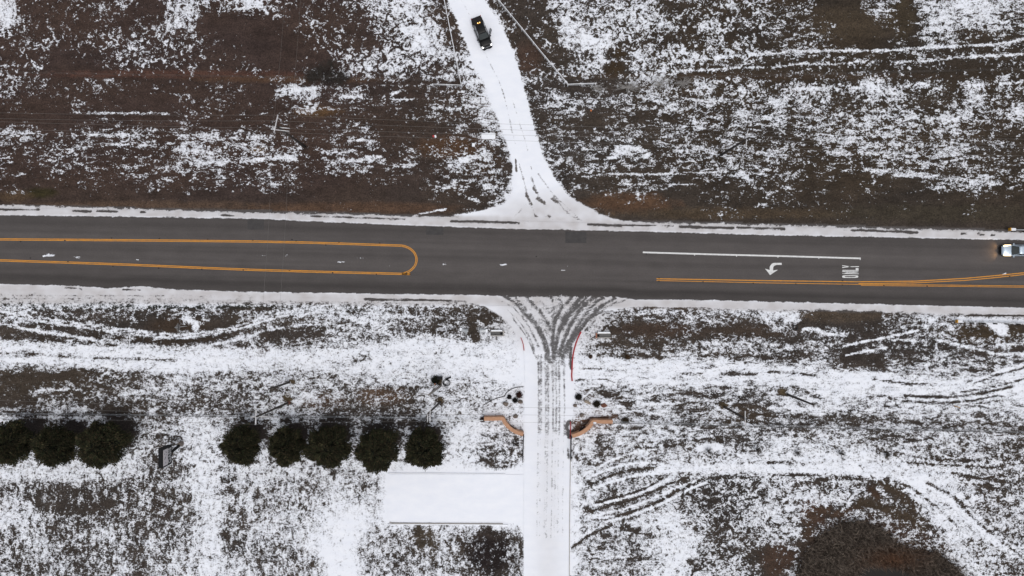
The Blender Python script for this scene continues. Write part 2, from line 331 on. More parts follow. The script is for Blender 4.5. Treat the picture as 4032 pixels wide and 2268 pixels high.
# slopes, tall dry grass and bare rows
for L, hw, v in [(tI([(0,100),(300,100),(600,95),(750,105)]),5,.12),(tI([(840,110),(1000,105)]),5,.08),(tI([(1060,120),(1150,120)]),10,.15),(tI([(1280,115),(1456,120)]),10,.12),
        (tI([(0,260),(250,270),(560,280)]),9,.08),(tI([(780,300),(1000,305),(1200,280),(1330,262)]),13,.03),(tI([(680,215),(900,225),(1000,215)]),16,.03),(tI([(1150,230),(1270,215)]),12,.06),
        (tJ([(0,120),(150,110),(250,100)]),9,.15),(tJ([(40,290),(150,260),(300,255),(380,250)]),16,.06),(tJ([(850,235),(1000,240),(1060,245)]),10,.15),(tJ([(1130,130),(1250,150),(1380,170)]),20,.15),(tJ([(1230,190),(1250,290)]),17,.04),
        (tK([(580,235),(750,225),(880,235)]),24,.04),(tK([(880,270),(1000,260)]),10,.1),(tK([(1030,280),(1150,240),(1350,240),(1456,260)]),22,.05),(tK([(520,320),(700,320),(840,340)]),14,.12),(tK([(760,300),(840,320)]),16,.05),
        (tK([(490,385),(700,385),(850,395)]),9,.18),(tK([(1060,385),(1250,385),(1456,395)]),8,.2),(tK([(660,170),(800,160),(920,180)]),12,.2),(tK([(440,590),(560,610),(680,660)]),14,.15),(tK([(960,600),(1060,610),(1160,610)]),12,.25),(tK([(1280,690),(1456,680)]),26,.12),(tK([(1180,745),(1456,745)]),10,.18),
        (tL([(0,735),(300,740),(600,745),(900,770)]),9,.15),(tL([(0,280),(150,290),(260,280)]),18,.05),(tL([(200,200),(400,180),(600,180)]),28,.03),(tL([(440,410),(560,405),(640,420)]),18,.04),(tL([(0,395),(180,400)]),7,.1),(tL([(540,290),(660,280)]),10,.08),
        (tL([(700,340),(850,340),(950,330)]),16,.2),(tL([(1150,250),(1300,260),(1456,230)]),18,.08),(tL([(1400,350),(1456,340)]),14,.05),(tL([(920,785),(1080,780)]),16,.2),
        (tB([(190,440),(400,450),(560,470),(1150,470)]),7,.05),(tC([(330,460),(660,455)]),7,.03),(tC([(950,430),(1456,410)]),10,.05),(tD([(0,420),(300,410)]),9,.1),(tD([(960,430),(1300,400),(1456,380)]),16,.05),
        (tC([(0,210),(60,300),(90,390)]),30,.03),(tC([(560,310),(625,310)]),18,.03),(tC([(550,390),(630,385)]),22,.03),(tC([(740,235),(980,235)]),8,.1),(tC([(840,35),(1050,40)]),12,.1),
        (tC([(90,0),(250,250),(330,330)]),16,.08),(tC([(20,50),(200,260),(300,400)]),16,.15),(tB([(1040,0),(1080,120),(1110,260)]),16,.1),(tB([(1100,60),(1180,200),(1210,300)]),11,.25),
        (tD([(330,20),(480,60),(640,200)]),40,.03),(tD([(790,0),(800,170)]),26,.04),(tG([(400,300),(600,360),(900,410)]),22,.02),(tA([(420,740),(1000,745),(1700,770),(2576,790)]),12,.02),(tA([(2100,200),(2576,300)]),45,.02),
        (tN([(920,560),(930,640)]),20,.12),(tN([(1000,600),(1010,770)]),16,.12),(tN([(1300,600),(1380,640),(1330,780),(1400,800)]),32,.08),(tN([(1150,600),(1180,700)]),16,.25),(tN([(1310,175),(1400,190)]),20,.3),
        (tO([(900,240),(1000,235)]),7,.1),(tO([(980,280),(1000,340),(960,430)]),14,.2),(tO([(1150,550),(1180,650)]),16,.12),(tO([(640,545),(700,560)]),16,.1),(tO([(680,600),(720,720)]),14,.25),(tO([(500,60),(510,150)]),14,.15),(tO([(1100,50),(1330,50)]),14,.15),
        (tO([(880,60),(960,80)]),16,.2),(tO([(1380,710),(1456,700),(1440,819)]),30,.04),(tO([(1020,740),(1060,780)]),16,.15),(tO([(1040,280),(1200,255),(1350,260)]),8,.2),(tO([(540,580),(500,575)]),11,.15),
        (tP([(560,30),(830,30)]),18,.25),(tP([(1160,300),(1350,330)]),5,.15),(tM([(215,370),(260,420),(480,450),(600,420)]),20,.12),(tM([(820,310),(840,400)]),12,.2),(tM([(1290,580),(1310,680)]),20,.18)]:
    stroke(L, hw, v, 0.9)
# white mown strip south of the road
fill(tI([(-700,290),(0,300),(400,318),(750,336),(1000,347),(1456,352),(1456,470),(1000,478),(600,462),(300,438),(0,412),(-700,400)]), .93, 6, 0.95, 2)
fill(tJ([(0,352),(300,350),(560,345),(800,285),(1100,300),(1300,320),(1500,310),(1500,500),(1100,490),(700,480),(0,470)]), .93, 7, 0.7, 2)
fill(tK([(330,380),(500,400),(900,410),(1456,425),(1456,555),(900,552),(500,535),(330,525)]), .94, 6, 0.85, 2)
fill(tL([(0,450),(400,462),(800,500),(1100,520),(1456,440),(1456,620),(1100,650),(800,655),(560,610),(300,570),(0,550)]), .93, 6, 0.75, 2)
for L, hw, v in [(tI([(0,375),(160,372),(400,395),(600,398),(800,405),(1000,412)]),4,.35),(tI([(0,392),(240,385)]),3,.5),(tJ([(560,410),(650,400)]),10,.5),(tK([(380,455),(560,465),(650,465)]),2.5,.1),(tK([(1060,455),(1140,455)]),3,.08),(tK([(1190,488),(1390,488)]),6,.12),
        (tK([(360,525),(520,520),(600,545)]),3,.2),(tK([(940,488),(1080,488)]),4,.4),(tL([(0,480),(160,485),(280,500)]),4,.2),(tL([(600,520),(800,545),(1000,550),(1130,548)]),2.5,.12),(tL([(780,612),(900,618),(1080,620),(1200,600),(1400,560)]),5,.06),
        (tL([(700,632),(950,655),(1150,640),(1300,615)]),3,.1),(tL([(1170,545),(1300,497),(1456,455)]),3,.15),(tL([(1100,590),(1250,570),(1456,520)]),3,.2),(tL([(560,600),(700,625)]),3,.3)]: stroke(L, hw, v, 1, .9)
for L, hw, v in [(tL([(430,330),(550,305),(700,275),(860,240)]),4.5,.97),(tL([(440,385),(550,362),(680,338)]),4,.95),(tL([(950,295),(1080,320),(1200,350),(1300,375),(1456,375)]),5,.92),(tL([(980,255),(1080,300)]),4,.9),(tL([(960,300),(955,460)]),7,.7),
        (tL([(700,250),(860,190),(950,160)]),5,.75),(tL([(900,225),(960,160)]),10,.85),(tL([(990,200),(1050,230)]),7,.9),(tL([(1300,322),(1456,315)]),3.5,.9),(tL([(700,290),(820,300),(880,300)]),4,.85),(tL([(1190,400),(1230,405)]),5,.9),
        (tL([(1150,540),(1300,482),(1456,432)]),5,.97),(tL([(200,232),(270,235),(340,262),(440,265)]),6,.93),(tL([(0,150),(60,140),(150,165)]),20,.75),(tL([(1280,200),(1340,250)]),22,.97),(tL([(1060,175),(1300,185),(1456,195)]),9,.93),
        (tL([(0,682),(240,684),(400,668)]),4,.9),(tK([(740,662),(950,655)]),5,.97),(tK([(450,590),(560,650),(600,700)]),9,.85),(tO([(1060,90),(1190,85)]),14,.97)]: stroke(L, hw, v)
def rut(L, hw, v, gap=.15, gw=0.28):
    stroke(L, hw, v); stroke(L, hw*gw, gap, 0.8, 0.3)
rut(tI([(-700,60),(0,148),(200,175),(450,210),(700,245),(900,268),(1050,275),(1200,255),(1350,225),(1456,193)]), 10, .95)
rut(tJ([(0,193),(100,160),(200,145),(350,145),(480,150),(600,185),(700,220),(800,280)]), 11, .92, .45)
stroke(tI([(-700,150),(0,205),(150,235),(350,265),(550,297),(750,325),(900,337),(1050,347),(1200,325),(1350,290),(1456,265)]), 5.5, .85)
stroke(tJ([(0,255),(150,225),(300,208),(450,215),(560,232)]), 4, .8)
# arcs of a turning vehicle in the lower right field
for k, (L, v) in enumerate([([(440,455),(600,408),(750,360),(900,295),(1000,262)],.12),([(470,478),(640,437),(800,380),(950,312),(1050,278)],.85),([(450,425),(600,385),(760,335),(880,275)],.85),([(430,335),(550,290),(700,250),(850,235)],.8),
        ([(440,300),(560,250),(700,215),(860,200)],.2),([(420,270),(540,215),(680,180),(830,175)],.8),([(420,235),(560,165),(700,115),(820,100)],.85),([(470,500),(640,470),(820,400),(960,330)],.15),([(500,520),(660,480),(840,415),(1000,330),(1100,290)],.9),
        ([(480,400),(600,370),(740,330),(860,262)],.15),([(330,640),(400,590),(520,530)],.8),([(340,660),(440,590),(560,535)],.35),([(430,480),(500,490),(580,480)],.85),([(700,240),(900,222),(1100,218)],.9)]):
    stroke(tO(L), 4.2, .97 if v > .5 else .04, 1, .4)
stroke(tO([(860,215),(1100,205),(1456,205),(1800,215),(2100,235),(2300,290),(2500,390),(2650,520),(2800,640),(3000,760)]), 24, .95, .8)
stroke(tO([(1200,165),(1500,150),(1900,150),(2200,175)]), 14, .9, .7)
for L, v in [([(650,265),(800,310),(950,420),(1080,540)],.6),([(900,290),(1050,370),(1180,500),(1300,600),(1456,720)],.45),([(860,280),(1000,370),(1150,500),(1290,640)],.95),([(980,320),(1200,470),(1456,680)],.9),([(800,175),(1050,190),(1300,205)],.35),([(1050,235),(1250,270),(1456,300)],.4),
             ([(700,110),(900,150),(1200,165)],.4),([(0,175),(120,178)],.4),([(0,245),(300,243)],.35)]: stroke(tP(L), 4.5, .97 if v > .9 else v*.5, 1, .5)
# vertical mowing rows, lower left
for k, (x, v) in enumerate([(1210,.9),(1180,.85),(840,.8),(700,.7),(70,.25),(115,.25),(1320,.3),(860,.25)]):
    y0 = [330,420,330,600,540,640,600,400][k]; stroke(tM([(x,y0),(x+random.uniform(-8,8),y0+150),(x-5,y0+(360 if k < 3 else 160))]), 12 if k < 2 else 8, v, .75, .8)
stroke(tM([(1160,200),(1200,330)]), 40, .88, .7)
stroke(tN([(540,470),(500,600),(510,819)]), 44, .97, .9); stroke(tN([(430,500),(560,440),(640,520)]), 30, .95, .9)
# pond ring: dark shrubs and reeds
for L, hw, v, s in [([(150,345),(160,310),(240,285),(400,262),(540,265),(640,290)],10,.12,None),([(640,295),(740,345),(800,405),(840,440)],17,.10,(0.045,0.032,0.022)),([(590,330),(620,370)],17,.06,(0.05,0.03,0.02)),([(160,360),(250,340),(450,320),(560,300)],9,.45,None),
        ([(230,580),(250,490),(310,450),(340,440)],24,.06,(0.055,0.035,0.024)),([(360,480),(460,445),(540,405)],11,.12,(0.055,0.035,0.024)),([(520,405),(640,420),(760,480),(880,530)],22,.10,(0.050,0.036,0.024)),([(0,720),(60,680),(100,720),(40,790)],32,.05,(0.055,0.034,0.024)),
        ([(130,610),(200,640),(180,740)],14,.12,None),([(780,570),(900,540),(1000,580)],14,.3,None)]: stroke(tP(L), hw, v, .95, .9, s)
fill(tP([(150,900),(190,760),(210,690),(300,590),(420,508),(540,505),(660,560),(700,610),(830,670),(960,690),(1060,760),(1160,900)]), .05, 9, .97, 2, (0.055,0.042,0.034))
stroke(tP([(490,720),(520,690),(590,720)]), 16, .6, .8); stroke(tP([(770,740),(820,760)]), 14, .45, .8); stroke(tP([(660,690),(760,720)]), 22, .04, 1, .5, (0.075,0.042,0.026))
# bare ground under each juniper
TREES = [(50,1742,88,92),(226,1752,90,82),(410,1745,99,101),(957,1750,84,81),(1135,1753,79,79),(1297,1756,93,92),(1487,1768,87,94),(1673,1765,86,84)]
for cx, cy, rx, ry in TREES:
    bx, by = 2016+(cx-2016)/1.045, 1134+(cy-1134)/1.05
    stroke([(bx-18,by-24),(bx+10,by-16)], rx*0.62, .02, 1, .25, (0.034,0.027,0.024))
fill(tM([(-300,100),(0,180),(200,180),(400,165),(540,200),(700,160),(720,260),(500,290),(0,260),(-300,260)]), .78, 8, .8, 3)
# fresh soil round the pole butts, puddle of bare concrete, garden bed
for x, y, r_ in [(1200,580,9),(1137,1572,10),(1150,1504,8),(1735,1575,11),(2852,1598,13),(3085,1545,13),(1722,1500,14),(1126,1568,10)]: stroke([(x-5,y-3),(x+4,y+2)], r_, .02, 1, .5, (0.075,0.055,0.032) if y > 1100 else (0.03,0.022,0.018))
fill([(2250,1700),(2285,1665),(2335,1640),(2430,1625),(2440,1650),(2330,1650),(2300,1690),(2255,1710)], .12, 4, 1, 1, (0.085,0.05,0.036))
fill([(2266,1545),(2300,1535),(2345,1560),(2420,1590),(2400,1630),(2330,1640),(2262,1660)], .80, 4, .8, 1, (0.08,0.055,0.045))
fill([(1905,1592),(1960,1570),(2000,1550),(2020,1530),(2060,1522),(2064,1690),(2030,1660),(1990,1632),(1905,1634)], .88, 3, .9, 1, (0.07,0.05,0.042))
# --- north drive, highway and south drive
ND_L = [(1640,-300),(1766,0),(1790,60),(1866,252),(1915,346),(1936,415),(1962,470),(1988,540),(2010,610),(2020,680),(2022,730),(2012,768),(1977,806),(1873,833),(1770,847)]
ND_R = [(1800,-300),(1908,0),(1936,42),(1977,104),(2016,187),(2044,277),(2071,374),(2106,512),(2123,567),(2134,609),(2161,657),(2196,719),(2244,775),(2293,802),(2362,844),(2445,868),(2570,878)]
GRAVEL = (0.11, 0.098, 0.092)
fill([(1900,300),(1936,415),(1975,480),(1940,500),(1880,470),(1850,420),(1860,300)], .72, 8, .8, 2)
fill(ND_L+[(2000,900),(2500,900)]+ND_R[::-1], 1.0, 5, 1, 1, GRAVEL)
for L, hw, v, k in [(tB([(1296,285),(1340,380),(1390,480),(1425,600),(1456,740),(1475,819)]),3,.62,.9),(tC([(0,560),(40,690),(75,800),(90,860)]),3,.7,.9),(tC([(-20,690),(20,819)]),2.5,.75,.9),(tB([(1170,0),(1215,85)]),3,.75,.8),(tB([(1245,0),(1290,85)]),3,.7,.8),
        (tG([(20,90),(26,155)]),4,.05,1),(tG([(40,110),(70,220),(90,300),(130,400)]),4,.5,.8),(tG([(110,190),(150,290),(190,340)]),5,.55,.8),(tG([(150,170),(220,270),(260,330),(340,410),(440,455)]),4,.5,.8),(tG([(170,200),(260,310),(400,435)]),3,.6,.8),(tG([(80,285),(110,345)]),6,.12,1),(tG([(120,250),(140,280)]),5,.15,1),
        (tG([(145,310),(185,335)]),7,.1,1),(tG([(225,310),(250,330)]),5,.15,1),(tG([(130,405),(145,412)]),4,.1,1),(tG([(205,407),(220,410)]),4,.1,1),(tG([(108,125),(112,150)]),3,.3,1),(tG([(0,430),(90,330)]),4,.75,.7),(tG([(170,400),(330,480)]),4,.7,.7)]: stroke(L, hw, v, k, .6)
RT = lambda x: np.interp(x, [-600,0,1250,1840,2330,3024,4032,4700], [802,818,846,865,878,892,918,936])          # paved edge north / south
RB = lambda x: np.interp(x, [-600,0,1008,2016,3024,4032,4700], [1124,1138,1166,1188,1208,1230,1246])
AT = lambda x: np.interp(x, [-600,0,600,1008,1500,2016,2400,3024,4032,4700], [838,848,855,862,884,902,909,926,946,960])   # where the ploughed asphalt begins / ends
AB = lambda x: np.interp(x, [-600,0,300,420,560,700,1008,1900,2016,2430,2520,2700,3024,4032,4700], [1104,1117,1123,1134,1126,1138,1148,1161,1167,1168,1180,1178,1186,1210,1226])
OT = lambda x: np.interp(x, [-600,0,1008,1500,2400,3024,3700,4032], [795,806,836,847,872,885,905,912])        # ragged outer edge of the ploughed snow
OB = lambda x: np.interp(x, [-600,0,1008,2100,2500,3100,3900,4032], [1170,1192,1190,1196,1208,1218,1238,1244])
xs = GX; sh = ew*5
sh2 = fbm(GX, GY, 13, 8, 431, 3, .8)*6
def lay(w, v): CV[:] = CV*(1-w)+v*w
lay(np.clip((GY+sh+sh2-OT(xs))/9+.5, 0, 1)*(GY < 1000), .97)
lay(np.clip((OB(xs)-GY-sh-sh2)/10+.5, 0, 1)*(GY > 1000), .965)
mb = np.clip(1.2 - np.abs(GY-(OB(xs)+6))/14, 0, 1)*np.clip((1900-GX)/300, 0, 1); CV[:] = CV*(1-mb*.7)+.75*mb*.7
SHOULD = ((GY > OT(xs)-8) & (GY < AT(xs))) | ((GY > AB(xs)) & (GY < OB(xs)+8))
ASPH = np.array((0.080, 0.072, 0.069))
inroad = (GY > RT(xs)-14) & (GY < RB(xs)+14)
# lanes: pale and dark bands along the road, darker wet strip by the south edge
vroad = (GY-AT(xs))/(AB(xs)-AT(xs))
lane = 1.0 + 0.16*np.exp(-((vroad-0.30)/0.10)**2) - 0.10*np.exp(-((vroad-0.10)/0.06)**2) - 0.07*np.exp(-((vroad-0.47)/0.03)**2) + 0.10*np.exp(-((vroad-0.62)/0.1)**2) - 0.36*np.exp(-((vroad-0.90)/0.055)**2) - 0.16*np.exp(-((vroad-0.99)/0.05)**2)
lane = lane*(1+0.24*fbm(GX, GY+0.0218*-GX, 900, 9, 301, 4))*(1+0.10*fbm(GX, GY, 60, 30, 311, 3))
SOIL[inroad] = (ASPH[None]*lane[inroad][:, None])
SOIL[inroad & (GY > RT(xs)-2) & (GY < AT(xs))] *= 0.9
lay(np.clip((GY-AT(xs)-sh*.25-sh2*.35)/6+.5, 0, 1)*np.clip((AB(xs)+sh*.4+sh2*.35-GY)/6+.5, 0, 1), 0.0)
# slits where the plough line bares the pavement
for L, hw in [(tE([(0,372),(220,375)]),3.5),(tE([(415,380),(520,384)]),4),(tE([(550,380),(670,384)]),3.5),(tE([(800,386),(825,387)]),3),(tE([(1240,402),(1330,407)]),3),(tF([(310,412),(560,420),(850,430)]),2.3),(tF([(1110,440),(1300,442),(1456,446)]),4.0),
        (tG([(-10,445),(40,450)]),3),(tG([(430,458),(560,462),(690,464)]),3.6),(tG([(700,463),(830,466)]),1.6),(tG([(850,467),(920,470)]),2),(tG([(955,470),(1100,474),(1260,478)]),4),(tG([(1280,475),(1456,482)]),3.6),(tH([(0,480),(95,484)]),3.5),(tH([(430,490),(450,490)]),2),(tH([(475,490),(650,496),(850,503)]),4),(tH([(1100,510),(1130,510)]),3),(tH([(1270,515),(1290,517)]),3),(tH([(1190,512),(1230,516)]),2.5),
        (tJ([(620,63),(850,68),(1200,73)]),3.6),(tI([(370,2),(470,6)]),2),(tI([(700,8),(800,14)]),2),(tL([(1130,152),(1300,154),(1456,156),(1700,162)]),3)]: stroke(L, hw, .0, 1, .35)
for L in [tI([(0,40),(1456,50)]), tI([(0,62),(1456,66)])]: stroke(L, 2.5, .6, .6, 1.5)
for L in [tK([(720,108),(900,113),(1150,118)])]: stroke(L, 3, .15, .8, 1, (0.06,0.042,0.03))
# road-centre snow scraps
for L, hw, v in [(tE([(85,631),(185,632)]),2,.6),(tE([(245,635),(310,635)]),5,.72),(tE([(265,622),(300,622)]),3,.6),(tE([(420,640),(455,648)]),4,.6),(tE([(605,643),(615,655),(645,656)]),2.5,.55),(tE([(762,660),(790,660)]),2.5,.8),(tE([(910,663),(935,664)]),2,.55),(tF([(0,633),(90,633),(180,634)]),2.6,.62),
        (tF([(468,672),(502,672)]),4,.72),(tF([(612,687),(700,687)]),2,.5),(tF([(745,690),(760,691)]),2.5,.7),(tF([(1065,682),(1085,684)]),4,.55),(tF([(1060,697),(1115,700)]),2,.5),(tF([(1385,688),(1425,686)]),4.5,.75),(tG([(183,677),(215,678)]),1.8,.7),(tG([(278,717),(300,717)]),1.8,.8),(tG([(420,704),(435,702)]),3,.75),(tG([(280,697),(320,697)]),1.5,.45),
        (tH([(668,753),(692,753)]),2.2,.7),(tH([(1315,748),(1365,738)]),4,.75),(tH([(1415,745),(1430,743)]),2.5,.6),(tF([(540,648),(625,648)]),1.5,.4),(tH([(418,730),(500,726)]),3,.7)]: stroke(L, hw, v, 1, 1.0)
# south drive and parking pad
SD_L = [(1740,1176),(1839,1186),(1908,1203),(1965,1240),(2010,1280),(2042,1320),(2062,1373),(2066,1440),(2064,1560),(2063,1850),(2062,2050),(2060,2750)]
SD_R = [(2640,1196),(2500,1203),(2445,1217),(2362,1238),(2321,1262),(2286,1302),(2265,1349),(2253,1411),(2254,1480),(2252,1600),(2246,1720),(2244,2000),(2242,2750)]
CONC = (0.105, 0.100, 0.100)
fill([(1740,1163)]+SD_L+SD_R[::-1]+[(2640,1180)], 1.0, 2, 1, 1, CONC)
lay(np.clip((AB(xs)+sh*.3+sh2*.3-GY)/6+.5, 0, 1)*(GY > 1080), 0.0)
fill(tK([(30,60),(560,60),(430,170),(335,330),(330,440),(290,520),(180,520),(140,400),(90,230)]), .90, 12, 1, 9); fill(tK([(190,60),(560,65),(420,180),(330,320),(320,400),(240,420),(200,330),(140,200)]), .74, 10, .8, 8)
for L, hw, v in [([(0,170),(50,230),(100,310),(135,390),(150,410)],3.5,.42),([(-30,120),(30,175),(90,260),(130,350)],3,.5),([(-50,40),(20,85),(70,140),(130,210),(180,300),(212,420)],8,.22),([(-60,75),(0,105),(60,165),(115,250),(150,330)],4,.4),([(20,55),(100,145),(160,230),(205,330),(212,400)],4,.3),
        ([(85,55),(150,120),(195,180),(217,228)],7,.22),([(225,50),(238,150),(232,260),(228,430)],4,.3),([(350,45),(285,120),(245,190),(235,260),(230,330)],7,.2),([(400,50),(335,120),(285,200),(258,290),(240,400)],8,.2),([(430,50),(365,115),(320,170),(285,230)],7,.18),([(460,55),(385,130),(335,210),(295,300),(268,380)],8,.22),
        ([(520,55),(445,120),(385,200),(340,280),(300,350),(285,430)],6,.28),([(590,60),(505,110),(445,170),(385,240),(340,310),(312,360)],9,.2),([(650,68),(565,100),(485,150),(440,185)],4,.5),([(480,55),(420,90)],9,.3),([(270,60),(300,110)],4,.4),([(620,128),(520,140),(450,172)],5,.18),([(150,60),(200,110),(222,160)],3,.5)]:
    stroke(tK(L), hw*1.05, v*.8, 1, .25)
    stroke([(x+hw*0.9+3, y) for x, y in tK(L)], 2.4, .985, .9, .2)
for x, a in [(150,.75),(165,.85),(190,.8),(205,.75),(232,.72),(250,.82),(268,.8),(296,.78)]:
    stroke(tK([(x,380),(x,480),(x+2,640),(x+1,830)]), 4.2, a*.62, .9, .2); stroke(tO([(x-2,0),(x-6,300),(x-10,600)]), 4, min(.95, a*1.02), .85, .2)
stroke(tK([(336,345),(332,400),(336,460)]), 5, .05, 1, .3); stroke(tK([(325,760),(312,790),(322,819)]), 8, .06, 1, .4); stroke(tO([(318,10),(322,30)]), 6, .06, 1, .5); stroke(tO([(318,95),(320,150)]), 5, .25, 1, .5)
fill([(1527,1867),(2000,1867),(2040,1858),(2064,1830),(2064,2110),(2050,2075),(2020,2058),(1527,2056)], 1.0, 2, 1, 1, CONC)
for L in [[(1528,1866),(1700,1866),(1990,1868)]]: stroke(L, 1.7, .55, .9, .2)
CV[:] = np.clip(CV, 0, 1)
DIRT = np.where(SHOULD, .75, 0.0); DIRT = np.maximum(DIRT, np.clip(1-np.hypot((GX-2180)/330, (GY-1230)/190), 0, .6)); DIRT = np.maximum(DIRT, np.clip(1.1-np.hypot((GX-2200)/330, (GY-890)/150), 0, .6))
DIRT = np.maximum(DIRT, .25*np.exp(-((GX-2160)/60)**2)*(GY > 1400)); DIRT = blur(np.clip(DIRT*(1+.6*ew), 0, 1), 2)
# map coverage to a noise threshold, plus the grain directions of the snow
cc = np.clip(CV, 0.004, 0.999); lg = np.log(cc/(1-cc))
mH = fbm(GX, GY+0.02*GX, 150, 20, 601, 4, .6)*2.6; mI = fbm(GX, GY, 60, 45, 611, 4, .6)*2.6; mV = fbm(GX, GY, 24, 130, 621, 4, .6)*2.6
wv = np.clip((GY-1780)/100, 0, 1)*np.clip((2300-GX)/300, 0, 1); wh = np.clip((GY-330)/120, .25, 1)*(1-wv)*.62
macro = (mH*wh+mV*wv*.6+mI*.62)/np.sqrt(wh**2+(wv*.6)**2+.62**2)
macro = macro*np.clip(1.2-np.abs(cc-.5)*1.1, .2, 1)*np.where(GY < 1150, .52, .42)
paved = blur((inroad | inpoly(ND_L+ND_R[::-1], GX, GY) | inpoly([(1740,1163)]+SD_L+SD_R[::-1]+[(2640,1180)], GX, GY) | ((GX > 1525) & (GX < 2070) & (GY > 1866) & (GY < 2058))).astype(float), 3)
TH = -(lg/1.35+macro)*(1-paved) - lg*1.15*paved
HW = np.where(GY < 1150, 0.62, 0.45)*np.clip((GY-260)/180, 0.15, 1) + np.where((GY > 1400) & (GY < 1720) & (GX > 2300), .3, 0)
HW = np.where((GX > 3000) & (GY < 240), .6, HW); HW = np.where(GY > 1760, np.where(GX > 2300, .35, .05), HW); HW = np.where(inroad, 0.85, HW)
VW = np.where((GY > 1830) & (GX < 2300), .45, 0.0); VW = np.where((GY < 130) & (GX < 1000), .3, VW)
SHARP = np.where(GY > 1150, 1.0, 2.2); SHARP = np.where((GX > 3050) & (GY < 420), 1.9, SHARP); SHARP = np.where((GY > 1840) & (GX < 1000), 1.25, SHARP); SHARP = np.where((GX > 2600) & (GY > 1800), 1.7, SHARP); SHARP = np.where((GX < 800) & (GY > 1180) & (GY < 1300), 1.6, SHARP)
HW, VW, SHARP = blur(HW, 6), blur(VW, 6), blur(SHARP, 10)
indrive = inpoly([(1740,1163)]+SD_L+SD_R[::-1]+[(2640,1180)], GX, GY); SHARP[indrive] = 0.42; SHARP[inpoly(ND_L+ND_R[::-1], GX, GY)] = 0.45; SHARP = np.where(SHOULD, .75, SHARP); SHARP = blur(SHARP, 1)
def samp(A, x, y):
    u = np.clip((x-X0)/ST, 0, NX-1.001); v = np.clip((y-Y0)/ST, 0, NY-1.001); i = u.astype(int); j = v.astype(int); fu = u-i; fv = v-j
    if A.ndim == 3: fu = fu[..., None]; fv = fv[..., None]
    return (A[j, i]*(1-fu)+A[j, i+1]*fu)*(1-fv)+(A[j+1, i]*(1-fu)+A[j+1, i+1]*fu)*fv

